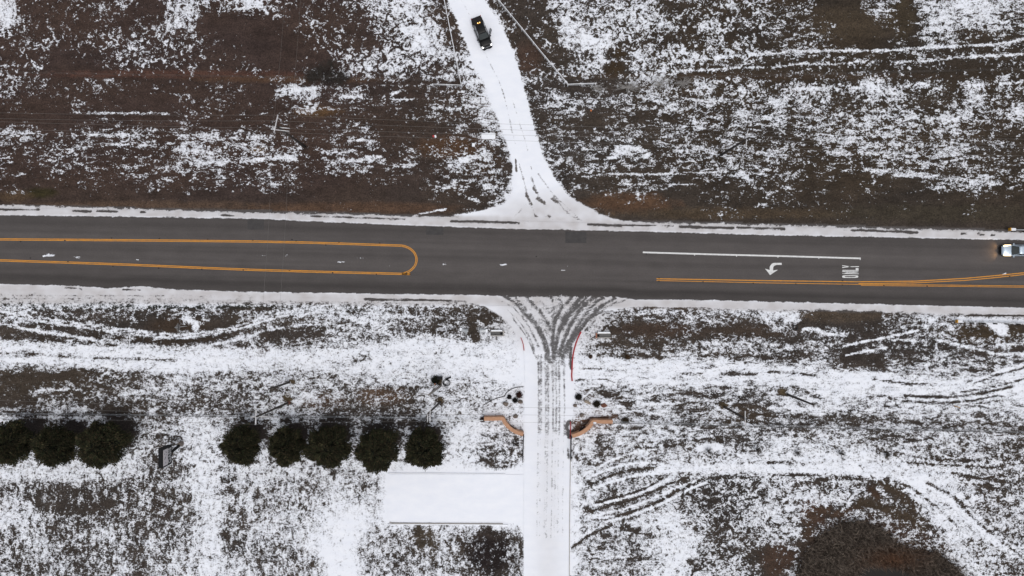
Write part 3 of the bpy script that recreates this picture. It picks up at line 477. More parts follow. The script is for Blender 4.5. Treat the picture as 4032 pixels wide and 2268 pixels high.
# ------------------------------------------------------------------ terrain material
def terrain_mat():
    m = bpy.data.materials.new('soil_and_snow'); m.use_nodes = True; nt = m.node_tree; N = nt.nodes; L = nt.links; b = N['Principled BSDF']
    geo = N.new('ShaderNodeNewGeometry'); a = N.new('ShaderNodeAttribute'); a.attribute_name = 'cover'; s = N.new('ShaderNodeAttribute'); s.attribute_name = 'soil'
    sep = N.new('ShaderNodeSeparateColor'); L.new(a.outputs['Color'], sep.inputs[0])
    def mathn(op, x, y=None, z=None, clamp=False):
        n = N.new('ShaderNodeMath'); n.operation = op; n.use_clamp = clamp
        for i, q in enumerate((x, y, z)):
            if q is None: continue
            if isinstance(q, (int, float)): n.inputs[i].default_value = q
            else: L.new(q, n.inputs[i])
        return n.outputs[0]
    def noise(scale, sv, det, rough, dist=0.0):
        mp = N.new('ShaderNodeMapping'); mp.inputs['Scale'].default_value = sv; L.new(geo.outputs['Position'], mp.inputs['Vector'])
        n = N.new('ShaderNodeTexNoise'); n.inputs['Scale'].default_value = scale; n.inputs['Detail'].default_value = det; n.inputs['Roughness'].default_value = rough; n.inputs['Distortion'].default_value = dist
        L.new(mp.outputs[0], n.inputs['Vector']); return n.outputs[0]
    def Z(n, sd_): return mathn('DIVIDE', mathn('SUBTRACT', n, 0.5), sd_)
    iso = Z(noise(1.0, (1,1,1), 4, 0.64, 1.1), 0.068)
    hor = Z(noise(1.25, (0.48,1.1,1), 4, 0.64, 0.7), 0.067)
    ver = Z(noise(1.25, (1.1,0.48,1), 4, 0.64, 0.7), 0.067)
    vor = N.new('ShaderNodeTexVoronoi'); vor.inputs['Scale'].default_value = 1.5; L.new(geo.outputs['Position'], vor.inputs['Vector'])
    clump = mathn('MULTIPLY', mathn('SUBTRACT', vor.outputs['Distance'], 0.53), 2.4)
    fine = Z(noise(4.5, (0.8,1,1), 2, 0.7, 0.4), 0.135)
    def mix(f, x, y):
        n = N.new('ShaderNodeMix'); n.data_type = 'FLOAT'
        if isinstance(f, (int, float)): n.inputs[0].default_value = f
        else: L.new(f, n.inputs[0])
        L.new(x, n.inputs[2]); L.new(y, n.inputs[3]); return n.outputs[0]
    z = mix(sep.outputs[1], mathn('ADD', iso, clump), hor); z = mathn('MULTIPLY', mathn('ADD', mix(sep.outputs[2], z, ver), fine), 0.87)
    q = mathn('SUBTRACT', z, sep.outputs[0]); mask = mathn('MULTIPLY_ADD', q, mathn('MULTIPLY', a.outputs['Alpha'], 0.62), 0.5, True)
    sm = N.new('ShaderNodeMapRange'); sm.interpolation_type = 'SMOOTHSTEP'; L.new(mask, sm.inputs[0]); mask = sm.outputs[0]
    dp = N.new('ShaderNodeMapRange'); L.new(q, dp.inputs[0]); dp.inputs[1].default_value = 0.0; dp.inputs[2].default_value = 2.2; dp.inputs[3].default_value = 0.66; dp.inputs[4].default_value = 1.0
    mask = mathn('MULTIPLY', mask, dp.outputs[0])
    g1 = noise(5.5, (0.75,1,1), 4, 0.7); g2 = noise(0.8, (0.5,1,1), 4, 0.6)
    gr = N.new('ShaderNodeMapRange'); L.new(g1, gr.inputs[0]); gr.inputs[1].default_value = 0.32; gr.inputs[2].default_value = 0.68; gr.inputs[3].default_value = 0.50; gr.inputs[4].default_value = 1.5
    gr2 = N.new('ShaderNodeMapRange'); L.new(g2, gr2.inputs[0]); gr2.inputs[1].default_value = 0.3; gr2.inputs[2].default_value = 0.7; gr2.inputs[3].default_value = 0.75; gr2.inputs[4].default_value = 1.25
    gg = mathn('MULTIPLY', gr.outputs[0], gr2.outputs[0])
    # smooth paving keeps less grain (blue channel of soil tells pale stone from soil poorly, so use saturation)
    ss = N.new('ShaderNodeSeparateColor'); L.new(s.outputs['Color'], ss.inputs[0])
    sat = mathn('SUBTRACT', 1.0, mathn('DIVIDE', ss.outputs[2], mathn('ADD', ss.outputs[0], 0.0001)))
    gf = N.new('ShaderNodeMapRange'); L.new(sat, gf.inputs[0]); gf.inputs[1].default_value = 0.12; gf.inputs[2].default_value = 0.28; gf.inputs[3].default_value = 0.10; gf.inputs[4].default_value = 1.0
    gm = N.new('ShaderNodeMix'); gm.data_type = 'FLOAT'; L.new(gf.outputs[0], gm.inputs[0]); gm.inputs[2].default_value = 1.0; L.new(gg, gm.inputs[3])
    vm = N.new('ShaderNodeVectorMath'); vm.operation = 'SCALE'; L.new(s.outputs['Color'], vm.inputs[0]); L.new(gm.outputs[0], vm.inputs['Scale'])
    sn = N.new('ShaderNodeMix'); sn.data_type = 'RGBA'; L.new(g2, sn.inputs[0]); sn.inputs[6].default_value = (0.74,0.77,0.84,1); sn.inputs[7].default_value = (0.88,0.89,0.92,1)
    da = N.new('ShaderNodeAttribute'); da.attribute_name = 'dirt'
    s2 = N.new('ShaderNodeMix'); s2.data_type = 'RGBA'; L.new(da.outputs['Fac'], s2.inputs[0]); L.new(sn.outputs[2], s2.inputs[6]); s2.inputs[7].default_value = (0.47,0.445,0.44,1)
    mx = N.new('ShaderNodeMix'); mx.data_type = 'RGBA'; L.new(mask, mx.inputs[0]); L.new(vm.outputs[0], mx.inputs[6]); L.new(s2.outputs[2], mx.inputs[7])
    L.new(mx.outputs[2], b.inputs['Base Color']); b.inputs['Roughness'].default_value = 0.9; b.inputs['Specular IOR Level'].default_value = 0.15
    hh = mathn('ADD', mathn('MULTIPLY', mask, 0.05), mathn('MULTIPLY', g1, 0.04))
    bp = N.new('ShaderNodeBump'); bp.inputs['Strength'].default_value = 0.5; bp.inputs['Distance'].default_value = 1.0; L.new(hh, bp.inputs['Height']); L.new(bp.outputs[0], b.inputs['Normal'])
    return m
TERR = terrain_mat()
POND = [(3391,2262),(3400,2240),(3450,2232),(3530,2238),(3575,2255),(3640,2300),(3600,2380),(3450,2400),(3380,2330)]
def pond_depth(x, y):
    d = ((x-3490)/230)**2 + ((y-2330)/150)**2
    return -1.0*np.clip(1.25-d, 0, 1)**1.2
def sheet(name, px, py, z, kind='structure', hgt=None, thmod=None):
    """px, py: 2-D arrays of photo pixels -> one mesh sheet carrying the snow and soil maps"""
    ny, nx = px.shape; co = np.zeros((ny*nx, 3)); co[:, 0] = ((px-2016)/PX).ravel(); co[:, 1] = ((1134-py)/PX).ravel(); co[:, 2] = z
    if hgt is not None: co[:, 2] += hgt.ravel()
    idx = np.arange(ny*nx).reshape(ny, nx); q = np.stack([idx[1:, :-1], idx[1:, 1:], idx[:-1, 1:], idx[:-1, :-1]], -1).reshape(-1, 4)
    me = bpy.data.meshes.new(name); me.vertices.add(len(co)); me.vertices.foreach_set('co', co.ravel())
    me.loops.add(q.size); me.loops.foreach_set('vertex_index', q.ravel()); me.polygons.add(len(q)); me.polygons.foreach_set('loop_start', np.arange(0, q.size, 4)); me.polygons.foreach_set('loop_total', np.full(len(q), 4))
    me.update(calc_edges=True); me.polygons.foreach_set('use_smooth', np.ones(len(q), bool))
    x = px.ravel(); y = py.ravel()
    th = samp(TH, x, y)
    at = me.attributes.new('cover', 'FLOAT_COLOR', 'POINT'); at.data.foreach_set('color', np.stack([th, samp(HW, x, y), samp(VW, x, y), samp(SHARP, x, y)], -1).astype(np.float32).ravel())
    so = samp(SOIL, x, y); at = me.attributes.new('soil', 'FLOAT_COLOR', 'POINT'); at.data.foreach_set('color', np.concatenate([so, np.ones((len(so), 1))], -1).astype(np.float32).ravel())
    di = me.attributes.new('dirt', 'FLOAT', 'POINT'); di.data.foreach_set('value', samp(DIRT, x, y).astype(np.float32))
    me.materials.append(TERR); o = bpy.data.objects.new(name, me); col.objects.link(o); o['kind'] = kind
    return o
def axis(lo, hi, step, far):
    a = list(np.arange(lo, hi+1, step)); s = step; x = a[-1]
    while x < far: s *= 1.55; x += s; a.append(x)
    s = step; x = a[0]; pre = []
    while x > -far: s *= 1.55; x -= s; pre.append(x)
    return np.array(pre[::-1]+a)
ax = axis(-96, 4128, 6.0, 50000); ay = axis(-96, 2364, 6.0, 50000)
gx, gy = np.meshgrid(ax, ay)
hz = 0.05*fbm(gx, gy, 40, 30, 501, 3)-0.06
near = ((gy > RT(gx)-40) & (gy < RB(gx)+40))
hz = np.where(near, -0.06, hz); hz = hz + pond_depth(gx, gy)
hz = np.where(inpoly(ND_L+ND_R[::-1], gx, gy) | inpoly(SD_L+SD_R[::-1], gx, gy) | ((gx > 1500) & (gx < 2100) & (gy > 1850) & (gy < 2075)), -0.06, hz)
sheet('ground', gx, gy, 0.0, hgt=hz)
xs_ = np.concatenate([[-40000,-9000,-2500,-1000], np.arange(-500, 4560, 6.0), [5200,7000,14000,40000]])
vv_ = np.linspace(0, 1, 58)
def roadext(f, x): 
    e = np.clip(x, -600, 4700); return f(e) + (x-e)*0.0222
rx_ = np.tile(xs_, (len(vv_), 1)); ry_ = roadext(RT, rx_)*(1-vv_[:, None]) + roadext(RB, rx_)*vv_[:, None]
road = sheet('road', rx_, ry_, 0.012)
def strip(name, Lp, Rp, n, m, z, inset=0.0):
    Lp = np.array(Lp, float); Rp = np.array(Rp, float)
    ys = np.linspace(max(Lp[:, 1].min(), Rp[:, 1].min()), min(Lp[:, 1].max(), Rp[:, 1].max()), n)
    l = np.interp(ys, Lp[:, 1], Lp[:, 0])+inset; r_ = np.interp(ys, Rp[:, 1], Rp[:, 0])-inset
    t = np.linspace(0, 1, m); return sheet(name, l[:, None]*(1-t)+r_[:, None]*t, np.repeat(ys[:, None], m, 1), z)
strip('gravel_drive', ND_L[:13]+[(1940,822)], ND_R[:13]+[(2244,775),(2293,802),(2330,822)], 190, 40, 0.002, 3)
o = strip('concrete_drive', [(1908,1203)]+SD_L[3:], [(2445,1203)]+SD_R[4:], 280, 46, 0.004, 0)
gx2, gy2 = np.meshgrid(np.linspace(1529,2061.5,90), np.linspace(1869,2054,34)); sheet('parking_pad', gx2, gy2, 0.006)
# ------------------------------------------------------------------ road markings (thin sheets on the asphalt, children of the road)
ZP = 0.018
def ribbon(name, pts, w, m, parent=road, z=ZP, jitter=0.0):
    P = [W(*p) for p in pts]; mb_ = MB(); vv = []
    for i, p in enumerate(P):
        d = (P[min(i+1, len(P)-1)]-P[max(i-1, 0)]).normalized(); n = Vector((-d.y, d.x, 0))
        vv += [p+n*w/2+Vector((0,0,z)), p-n*w/2+Vector((0,0,z))]
    mb_.add(vv, [(2*i, 2*i+1, 2*i+3, 2*i+2) for i in range(len(P)-1)]); return mb_.build(name, m, parent)
def offset_px(pts, d):
    P = np.array(pts, float); out = []
    for i in range(len(P)):
        t = P[min(i+1, len(P)-1)]-P[max(i-1, 0)]; t /= np.hypot(*t); out.append((P[i][0]-t[1]*d, P[i][1]+t[0]*d))
    return out
loop = [(-300,943),(0,942.5),(1008,951),(1480,964),(1572,967)] + [(1572+60*math.sin(a)+8*math.sin(a), 1022.5-55.5*math.cos(a)) for a in np.linspace(0.15, math.pi-0.15, 18)] + [(1572,1078),(1008,1063),(500,1042),(0,1025),(-300,1014)]
loop = [tuple(p) for p in smooth_pts(loop, 3)]
ribbon('yellow_line', offset_px(loop, -2.6), 0.13, M['yellowpaint']); ribbon('yellow_line', offset_px(loop, 2.6), 0.13, M['yellowpaint'])
ribbon('yellow_line', [(2585,1097.5),(3024,1105),(3380,1109.5),(3600,1107),(3800,1096),(3900,1087),(4032,1074),(4300,1046)], 0.15, M['yellowpaint'])
ribbon('yellow_line', [(3380,1117),(3600,1114),(3800,1104),(3900,1095),(4032,1081),(4300,1054)], 0.13, M['yellowpaint'])
ribbon('yellow_line', [(2585,1104.5),(3024,1114),(3380,1119.5),(3700,1122),(4032,1126),(4400,1135)], 0.10, M['yellowpaint'])
ribbon('yellow_line', [(3390,1124),(3700,1127),(4032,1131),(4400,1140)], 0.09, M['yellowpaint'])
ribbon('white_line', [(2531,993.5),(2800,1001.5),(3100,1009),(3389,1017.5)], 0.26, M['whitepaint'])
def flatpoly(name, polys, m, parent=road, z=ZP):
    mb_ = MB()
    for p in polys: mb_.add([W(x, y)+Vector((0,0,z)) for x, y in p], [tuple(range(len(p)))])
    return mb_.build(name, m, parent)
S6 = lambda L: [(2980+x/5.8545, 1000+y/5.8545) for x, y in L]
arc_o = [(295+ (410-295)*(1-math.cos(a)), 330-(330-205)*math.sin(a)) for a in np.linspace(0, math.pi/2, 9)]
arc_i = [(375+(470-375)*(1-math.cos(a)), 330-(330-252)*math.sin(a)) for a in np.linspace(0, math.pi/2, 9)]
quads = [S6([(295,372),(375,378),(375,330),(295,330)])] + [S6([arc_o[i], arc_i[i], arc_i[i+1], arc_o[i+1]]) for i in range(8)] + [S6([arc_o[-1], arc_i[-1], (573,252), (573,205)])]
flatpoly('turn_arrow', quads+[S6([(190,338),(295,372),(305,487)]), S6([(295,372),(375,378),(305,487)]), S6([(375,378),(487,364),(305,487)])], M['whitepaint'])
def bar(x1, y1, x2, y2, w=17):
    d = np.array((x2-x1, y2-y1), float); d /= np.hypot(*d); n = np.array((-d[1], d[0]))*w/2
    return S6([(x1+n[0],y1+n[1]),(x2+n[0],y2+n[1]),(x2-n[0],y2-n[1]),(x1-n[0],y1-n[1])])
letY = [bar(1968,268,2160,294), bar(1966,314,2160,290), bar(2140,292,2352,292)]
letL = [bar(1970,376,2344,378), S6([(2278,326),(2344,326),(2344,368.5),(2278,368.5)])]
letN = [bar(1970,404,2342,412), bar(1970,450,2346,458), bar(1975,446,2342,418,12)]
ring = []
for i in range(28):
    def pt(k, s):
        a = 2*math.pi*k/28; ex = 2152+ (math.copysign(abs(math.cos(a))**0.35, math.cos(a)))*(186 if s else 128); ey = 521+(math.copysign(abs(math.sin(a))**0.6, math.sin(a)))*(30 if s else 12); return (ex, ey)
    ring.append(S6([pt(i,1), pt(i+1,1), pt(i+1,0), pt(i,0)]))
for k, (nm, pl) in enumerate([('letter_o', ring), ('letter_n', letN), ('letter_l', letL), ('letter_y', letY)]): flatpoly(nm, pl, M['whitepaint'], z=ZP+0.001*k)
for p in [[(975,864),(1040,862),(1040,904),(975,904)],[(1678,892),(1746,894),(1746,925),(1678,924)],[(2226,911),(2309,913),(2309,957),(2226,957)]]: flatpoly('asphalt_patch', [p], M['patch'], z=0.016)
refl = MB()
for x, y in [(82,951),(256,947),(440,937.5),(628,939),(818,942),(996,946),(1166,949),(1283,965),(1335,954),(1495,957),(120,1016),(268,1030),(445,1048),(625,1056),(795,1060),(958,1063),(1140,1066),(1310,1074),(1482,1080),(2545,1000),(2595,1095),(2595,1107),(2768,1110),(2966,1115),(3133,1118),(3317,1106),(3317,1122),(3480,1124),(3650,1126),(3975,1089),(2112,1010),(1150,943)]:
    p = W(x, y); refl.box((p.x, p.y, 0.025), (0.2, 0.14, 0.03))
refl.build('reflector_studs', M['black'], road)['kind'] = 'stuff'
rw = MB()
for x, y in [(3063,1012.5),(3224,1017),(3386.5,1021),(2735,1004.5),(2900,1008.5)]:
    p = W(x, y); rw.box((p.x, p.y, 0.025), (0.12, 0.2, 0.03))
rw.build('white_studs', M['whitepaint'], road)['kind'] = 'stuff'

# ------------------------------------------------------------------ kerbs, drive edges
def kerb(name, pts, w, h, m, parent=None, z=0.0):
    P = [W(*p) for p in pts]; P = [Vector(p) for p in P]; rings = []
    for i, p in enumerate(P):
        d = (P[min(i+1, len(P)-1)]-P[max(i-1, 0)]).normalized(); n = Vector((-d.y, d.x, 0))*w/2
        rings.append([p+n+Vector((0,0,z)), p+n*0.85+Vector((0,0,h)), p-n*0.85+Vector((0,0,h)), p-n+Vector((0,0,z))])
    mb_ = MB(); mb_.loft(rings); return mb_.build(name, m, parent)
o = kerb('kerb', smooth_pts([(1528,1864.5),(1750,1864.5),(1990,1866)]), 0.15, 0.14, M['snow'], z=-0.1); o['kind'] = 'structure'
kd = kerb('kerb', smooth_pts([(1534,2056.5),(1560,2059.5),(1700,2061),(1980,2062)]), 0.16, 0.13, M['concrete'], z=-0.1); kd['kind'] = 'structure'
o = kerb('kerb', smooth_pts([(1528,2064),(1800,2064.5),(2000,2066)]), 0.14, 0.16, M['snow'], z=-0.1); o['kind'] = 'structure'
o = kerb('red_kerb', smooth_pts([(2288,1306),(2276,1330),(2264,1364),(2257,1395),(2253.5,1425),(2252.5,1450),(2251,1478),(2253,1500)]), 0.26, 0.15, M['red'], z=-0.1); o['kind'] = 'structure'
o = kerb('red_kerb', smooth_pts([(2051,1329),(2057,1345),(2061,1360),(2063.5,1380)]), 0.14, 0.15, M['red'], z=-0.1); o['kind'] = 'structure'
o = kerb('red_kerb', smooth_pts([(2246,1660),(2246.5,1680),(2246,1700),(2245.5,1728)]), 0.2, 0.15, M['red'], z=-0.1); o['kind'] = 'structure'
o = kerb('kerb', [(2246.5,1734),(2245.5,1850),(2243,2050),(2241.5,2300)], 0.12, 0.12, M['concrete'], z=-0.1); o['kind'] = 'structure'

# ------------------------------------------------------------------ junipers
def noise3(p, s): 
    return math.sin(p.x*s+1.3)*math.cos(p.y*s*1.1+0.7)+0.6*math.sin(p.y*s*2.3+p.z*s*1.7)+0.4*math.cos(p.x*s*3.1-p.z*s*2.2)
def make_crown(seed, n=13000):
    r_ = np.random.default_rng(seed); V = []; F = []; C = []
    lob = [(r_.uniform(0, 6.28), r_.uniform(0.05, 0.13), k) for k in (2,3,5,7,11,17)]
    def rad(th): return 1+sum(a*math.sin(k*th+p)*0.55 for p, a, k in lob)
    nb = 150; br = []
    for i in range(nb):                                      # limbs that carry the sprays
        u = (i+0.5)/nb; el = math.asin(1-1.15*u) if 1-1.15*u > -1 else -1.5; th = i*2.39996+r_.uniform(-.3,.3)
        br.append((th, el, r_.uniform(0.84, 1.08), r_.uniform(0.6, 1.3)))
    for i in range(n):
        th, el, rr, tone = br[int(r_.integers(nb))]
        th += r_.normal(0, 0.13); el += r_.normal(0, 0.11); f = rr*(0.66+0.38*math.sqrt(r_.random()))
        R0 = rad(th); d = Vector((math.cos(th)*math.cos(el)*R0, math.sin(th)*math.cos(el)*R0, math.sin(el)*0.82))
        p = d*f
        o_ = (Vector((d.x, d.y, 0)).normalized()*(0.9-0.3*math.sin(el)) + Vector((0,0,0.35*math.sin(el)+r_.normal(0,.22))) + Vector((r_.normal(0,.28), r_.normal(0,.28), 0))).normalized()
        Ln = r_.uniform(0.05, 0.15); wd = Ln*r_.uniform(0.10, 0.24)
        sd_ = o_.cross(Vector((r_.normal(0,.4), r_.normal(0,.4), 1))).normalized()*wd
        tip = p+o_*Ln; mid = p+o_*Ln*0.45+Vector((0,0,0.015))
        b = len(V); V += [p, mid+sd_, tip, mid-sd_]; F.append((b, b+1, b+2, b+3))
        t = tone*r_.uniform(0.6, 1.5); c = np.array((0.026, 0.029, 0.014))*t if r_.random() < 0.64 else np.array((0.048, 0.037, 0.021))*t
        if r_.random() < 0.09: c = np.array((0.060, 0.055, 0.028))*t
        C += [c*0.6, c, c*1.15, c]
    # dense inner mass of twigs
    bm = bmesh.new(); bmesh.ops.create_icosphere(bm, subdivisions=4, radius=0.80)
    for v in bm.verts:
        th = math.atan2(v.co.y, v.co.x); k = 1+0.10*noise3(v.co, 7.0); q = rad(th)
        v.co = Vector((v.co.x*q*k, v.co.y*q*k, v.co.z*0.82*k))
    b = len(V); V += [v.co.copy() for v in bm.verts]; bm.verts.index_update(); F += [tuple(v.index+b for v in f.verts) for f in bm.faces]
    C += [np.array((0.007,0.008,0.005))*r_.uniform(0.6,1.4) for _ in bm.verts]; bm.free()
    me = bpy.data.meshes.new('crown'); me.from_pydata([tuple(v) for v in V], [], F); me.materials.append(M['leaf'])
    at = me.attributes.new('tint', 'FLOAT_COLOR', 'POINT'); at.data.foreach_set('color', np.concatenate([np.array(C), np.ones((len(C), 1))], 1).astype(np.float32).ravel())
    return me
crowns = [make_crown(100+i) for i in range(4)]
TL = ['dark green juniper cut by the left edge of the photo, first of the row','broad dark juniper second from the left, touching the biggest juniper','largest dark green juniper, third from the left, nearest the roadside sign','small yellowish green juniper standing just right of the roadside sign',
      'smallest round juniper, second to the right of the roadside sign','wide green juniper in the middle of the five, touching its smaller neighbour','tall dark juniper reaching lowest in the row, beside the snowy parking pad corner','rightmost round juniper above the snowy parking pad']
for i, (cx, cy, rx, ry) in enumerate(TREES):
    hc = 4.6; base = W(cx, cy, hc); t = thing('juniper_tree', TL[i], 'tree', (base.x, base.y, 0), 0, 'row of junipers along the fence')
    k = (H-hc-0.5)/H/PX*1.0
    MB().tube([(0,0,-0.2),(0.05,0.03,1.2),(0.0,0.1,3.0),(0.05,0.0,5.6)], [0.34,0.26,0.2,0.08]).build('trunk', M['bark'], t, True)
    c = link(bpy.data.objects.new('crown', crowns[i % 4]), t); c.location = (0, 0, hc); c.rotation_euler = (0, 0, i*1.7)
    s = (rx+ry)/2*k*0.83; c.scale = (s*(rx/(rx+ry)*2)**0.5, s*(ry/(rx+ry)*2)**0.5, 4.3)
    lb = MB()
    for j in range(6):
        a = j*1.05+i; lb.tube([(0,0,1.2+j*.5),(math.cos(a)*1.2,math.sin(a)*1.2,2.2+j*.5),(math.cos(a)*2.2,math.sin(a)*2.2,3.0+j*.45)], [0.09,0.06,0.02], 5)
    lb.build('limbs', M['bark'], t)

# ------------------------------------------------------------------ bare shrubs and small plants
def twiggy(seed, n, rad, hgt, sub=3, r0=0.02):
    r_ = random.Random(seed); mb_ = MB()
    for i in range(n):
        a = r_.uniform(0, 6.283); d = rad*math.sqrt(r_.random()); z = hgt*r_.uniform(0.5, 1)*(1-0.5*d/rad)
        p1 = Vector((math.cos(a)*d*0.45, math.sin(a)*d*0.45, z*0.55)); p2 = Vector((math.cos(a)*d, math.sin(a)*d, z))
        mb_.tube([(0,0,0), p1, p2], [r0, r0*0.7, r0*0.3], 4, False)
        for k in range(sub):
            q = p1.lerp(p2, r_.random()); e = q+Vector((r_.uniform(-1,1), r_.uniform(-1,1), r_.uniform(0,.6)))*rad*0.35
            mb_.tube([q, e], [r0*0.5, r0*0.2], 3, False)
    return mb_
for i, (x, y, rr, lab) in enumerate([(2978,1768,.75,'bare dark sapling left of the other saplings below the long fence'),(3138,1783,.7,'thin bare sapling between two darker saplings in the snowy field'),(3308,1785,.85,'thickest bare sapling, in the middle of the sapling row'),(3490,1790,.7,'wide low sapling at the right end of the sapling row'),(2788,1775,.8,'bare sapling standing on a white patch beside a dark bare spot')]):
    t = thing('bare_sapling', lab, 'sapling', W(x, y), 0, 'row of bare saplings in the field')
    twiggy(i, 34, rr, 1.5, 4, 0.028).build('branches', M['twig'], t, fix=False)
    MB().tube([(0,0,-0.1),(0.02,0,0.6),(0,0.02,1.3)], [0.05,0.04,0.015], 6).build('stem', M['bark'], t)
def bush(x, y, r_, seed, lab, c, group, hgt=0.7):
    t = thing('garden_bush', lab, 'bush', W(x, y), 0, group); rr = np.random.default_rng(seed); V = []; F = []; C = []
    for k in range(420):
        a = rr.uniform(0, 6.283); el = math.asin(rr.uniform(-0.1, 1)); d = Vector((math.cos(a)*math.cos(el), math.sin(a)*math.cos(el), math.sin(el)*hgt/r_)); f = rr.uniform(0.5, 1.0)
        p = d*r_*f; o_ = (d+Vector(rr.normal(0,.4,3))).normalized()*r_*rr.uniform(.2,.4); s = o_.cross(Vector(rr.normal(0,1,3))).normalized()*r_*0.05
        b = len(V); V += [p, p+o_*.5+s, p+o_, p+o_*.5-s]; F.append((b,b+1,b+2,b+3)); q = np.array(c)*rr.uniform(.5,1.5); C += [q]*4
    bm = bmesh.new(); bmesh.ops.create_icosphere(bm, subdivisions=2, radius=1.0); b = len(V); bm.verts.index_update()
    V += [Vector((v.co.x*r_*.8, v.co.y*r_*.8, max(v.co.z, 0)*hgt*.8))*(1+.12*noise3(v.co, 6)) for v in bm.verts]; F += [tuple(v.index+b for v in f.verts) for f in bm.faces]; C += [np.array(c)*.6 for _ in bm.verts]; bm.free()
    me = bpy.data.meshes.new('foliage'); me.from_pydata([tuple(v) for v in V], [], F); me.materials.append(M['leaf'])
    at = me.attributes.new('tint', 'FLOAT_COLOR', 'POINT'); at.data.foreach_set('color', np.concatenate([np.array(C), np.ones((len(C),1))],1).astype(np.float32).ravel())
    link(bpy.data.objects.new('foliage', me), t)
    twiggy(seed, 9, r_*.8, hgt*.8, 1, .015).build('stems', M['twig'], t, fix=False)
G1, G2 = 'bushes in the left entry garden', 'bushes in the right entry garden'
bush(2006,1563,.42,1,'dark round bush left of the three bushes near the left entry wall',(0.018,0.013,0.011),G1); bush(2044,1554,.55,2,'reddish brown bush at the drive side of the left entry garden',(0.045,0.017,0.012),G1); bush(2028,1576,.48,3,'dark bush between a round bush and a boulder, left entry garden',(0.015,0.012,0.01),G1)
bush(2278,1563,.58,4,'dark round bush nearest the drive in the right entry garden',(0.018,0.015,0.012),G2); bush(2350,1590,.62,5,'brownish bush between two stones in the right entry garden',(0.028,0.022,0.014),G2)
bush(2462,1655,.55,6,'low tan bush just past the end of the right entry wall',(0.05,0.034,0.018),'low bushes by the fence'); bush(1900,1652,.45,7,'rust brown bush at the outer end of the left entry wall',(0.05,0.02,0.012),'low bushes by the fence')
bush(1715,1497,.75,8,'dark green shrub beside the black utility box',(0.012,0.014,0.007),'low bushes by the fence'); bush(2470,1405,.4,9,'small orange brown tuft at the snow edge right of the drive',(0.07,0.04,0.02),'tufts beside the drive',.35)
bush(2325,1404,.35,10,'small brown tuft lying in white snow beside the red kerb',(0.08,0.045,0.025),'tufts beside the drive',.3)
t = thing('brush_thicket', 'dark leafless thicket in the brown field above the road', 'thicket', W(1290,305))
for k, (dx, dy) in enumerate([(0,0),(-2.2,.5),(1.8,-.3),(-1,1.2),(2.8,-.2),(.6,1.9),(-2.9,-.5)]):
    q = twiggy(40+k, 46, 1.7, 1.3, 5, 0.022).build('branches', M['twig'], t, fix=False); q.location = (dx, dy, 0)
G3 = 'leafless bushes in the upper right field'
for k, (x, y, rr, lab) in enumerate([(2470,345,3.0,'pale frosted leafless bush right of the short white rail'),(2600,335,3.2,'widest pale leafless bush in the upper right field'),(2690,330,2.2,'pale leafless bush at the right end of the frosted bushes'),(2350,350,2.2,'pale leafless bush below the short white rail')]):
    t = thing('frosted_bush', lab, 'bush', W(x, y), 0, G3)
    r_ = random.Random(k+70); mb_ = MB()
    for i in range(46):
        a = r_.uniform(0,6.28); L_ = rr*r_.uniform(.4,1); pts = [Vector((0,0,0))]
        for j in range(3): pts.append(pts[-1]+Vector((math.cos(a)*L_/3, math.sin(a)*L_/3*.55, .35-.12*j))); a += r_.uniform(-.6,.6)
        mb_.tube(pts, [.03,.024,.018,.008], 4, False)
        e = pts[2]+Vector((r_.uniform(-.7,.7), r_.uniform(-.5,.5), .2)); mb_.tube([pts[2], e], [.016,.006], 3, False)
    mb_.build('branches', M['twigpale'], t, fix=False)
G4 = 'bare branches lying in the field'
for k, (L, lab) in enumerate([([(2862,507),(2850,530),(2845,550),(2835,570)],'thin pale fallen branch left of the bare utility pole'),([(2895,617),(2925,622),(2960,634),(2990,632),(3010,622),(3030,600)],'long pale curved branch right of the bare utility pole foot'),([(2783,577),(2800,592),(2824,606)],'short pale branch ending at the bare utility pole foot'),
        ([(1117,586),(1112,600),(1110,612)],'short pale stick below the crossarm pole in the brown field')]):
    P = [W(*p)+Vector((0,0,.06)) for p in smooth_pts(L, 3)]; base = P[0].copy(); base.z = 0
    o = MB().tube([p-base for p in P], [.05-.03*i/len(P) for i in range(len(P))], 5).build('fallen_branch', M['twigpale']); o.location = base; tag(o, lab, 'branch', G4)

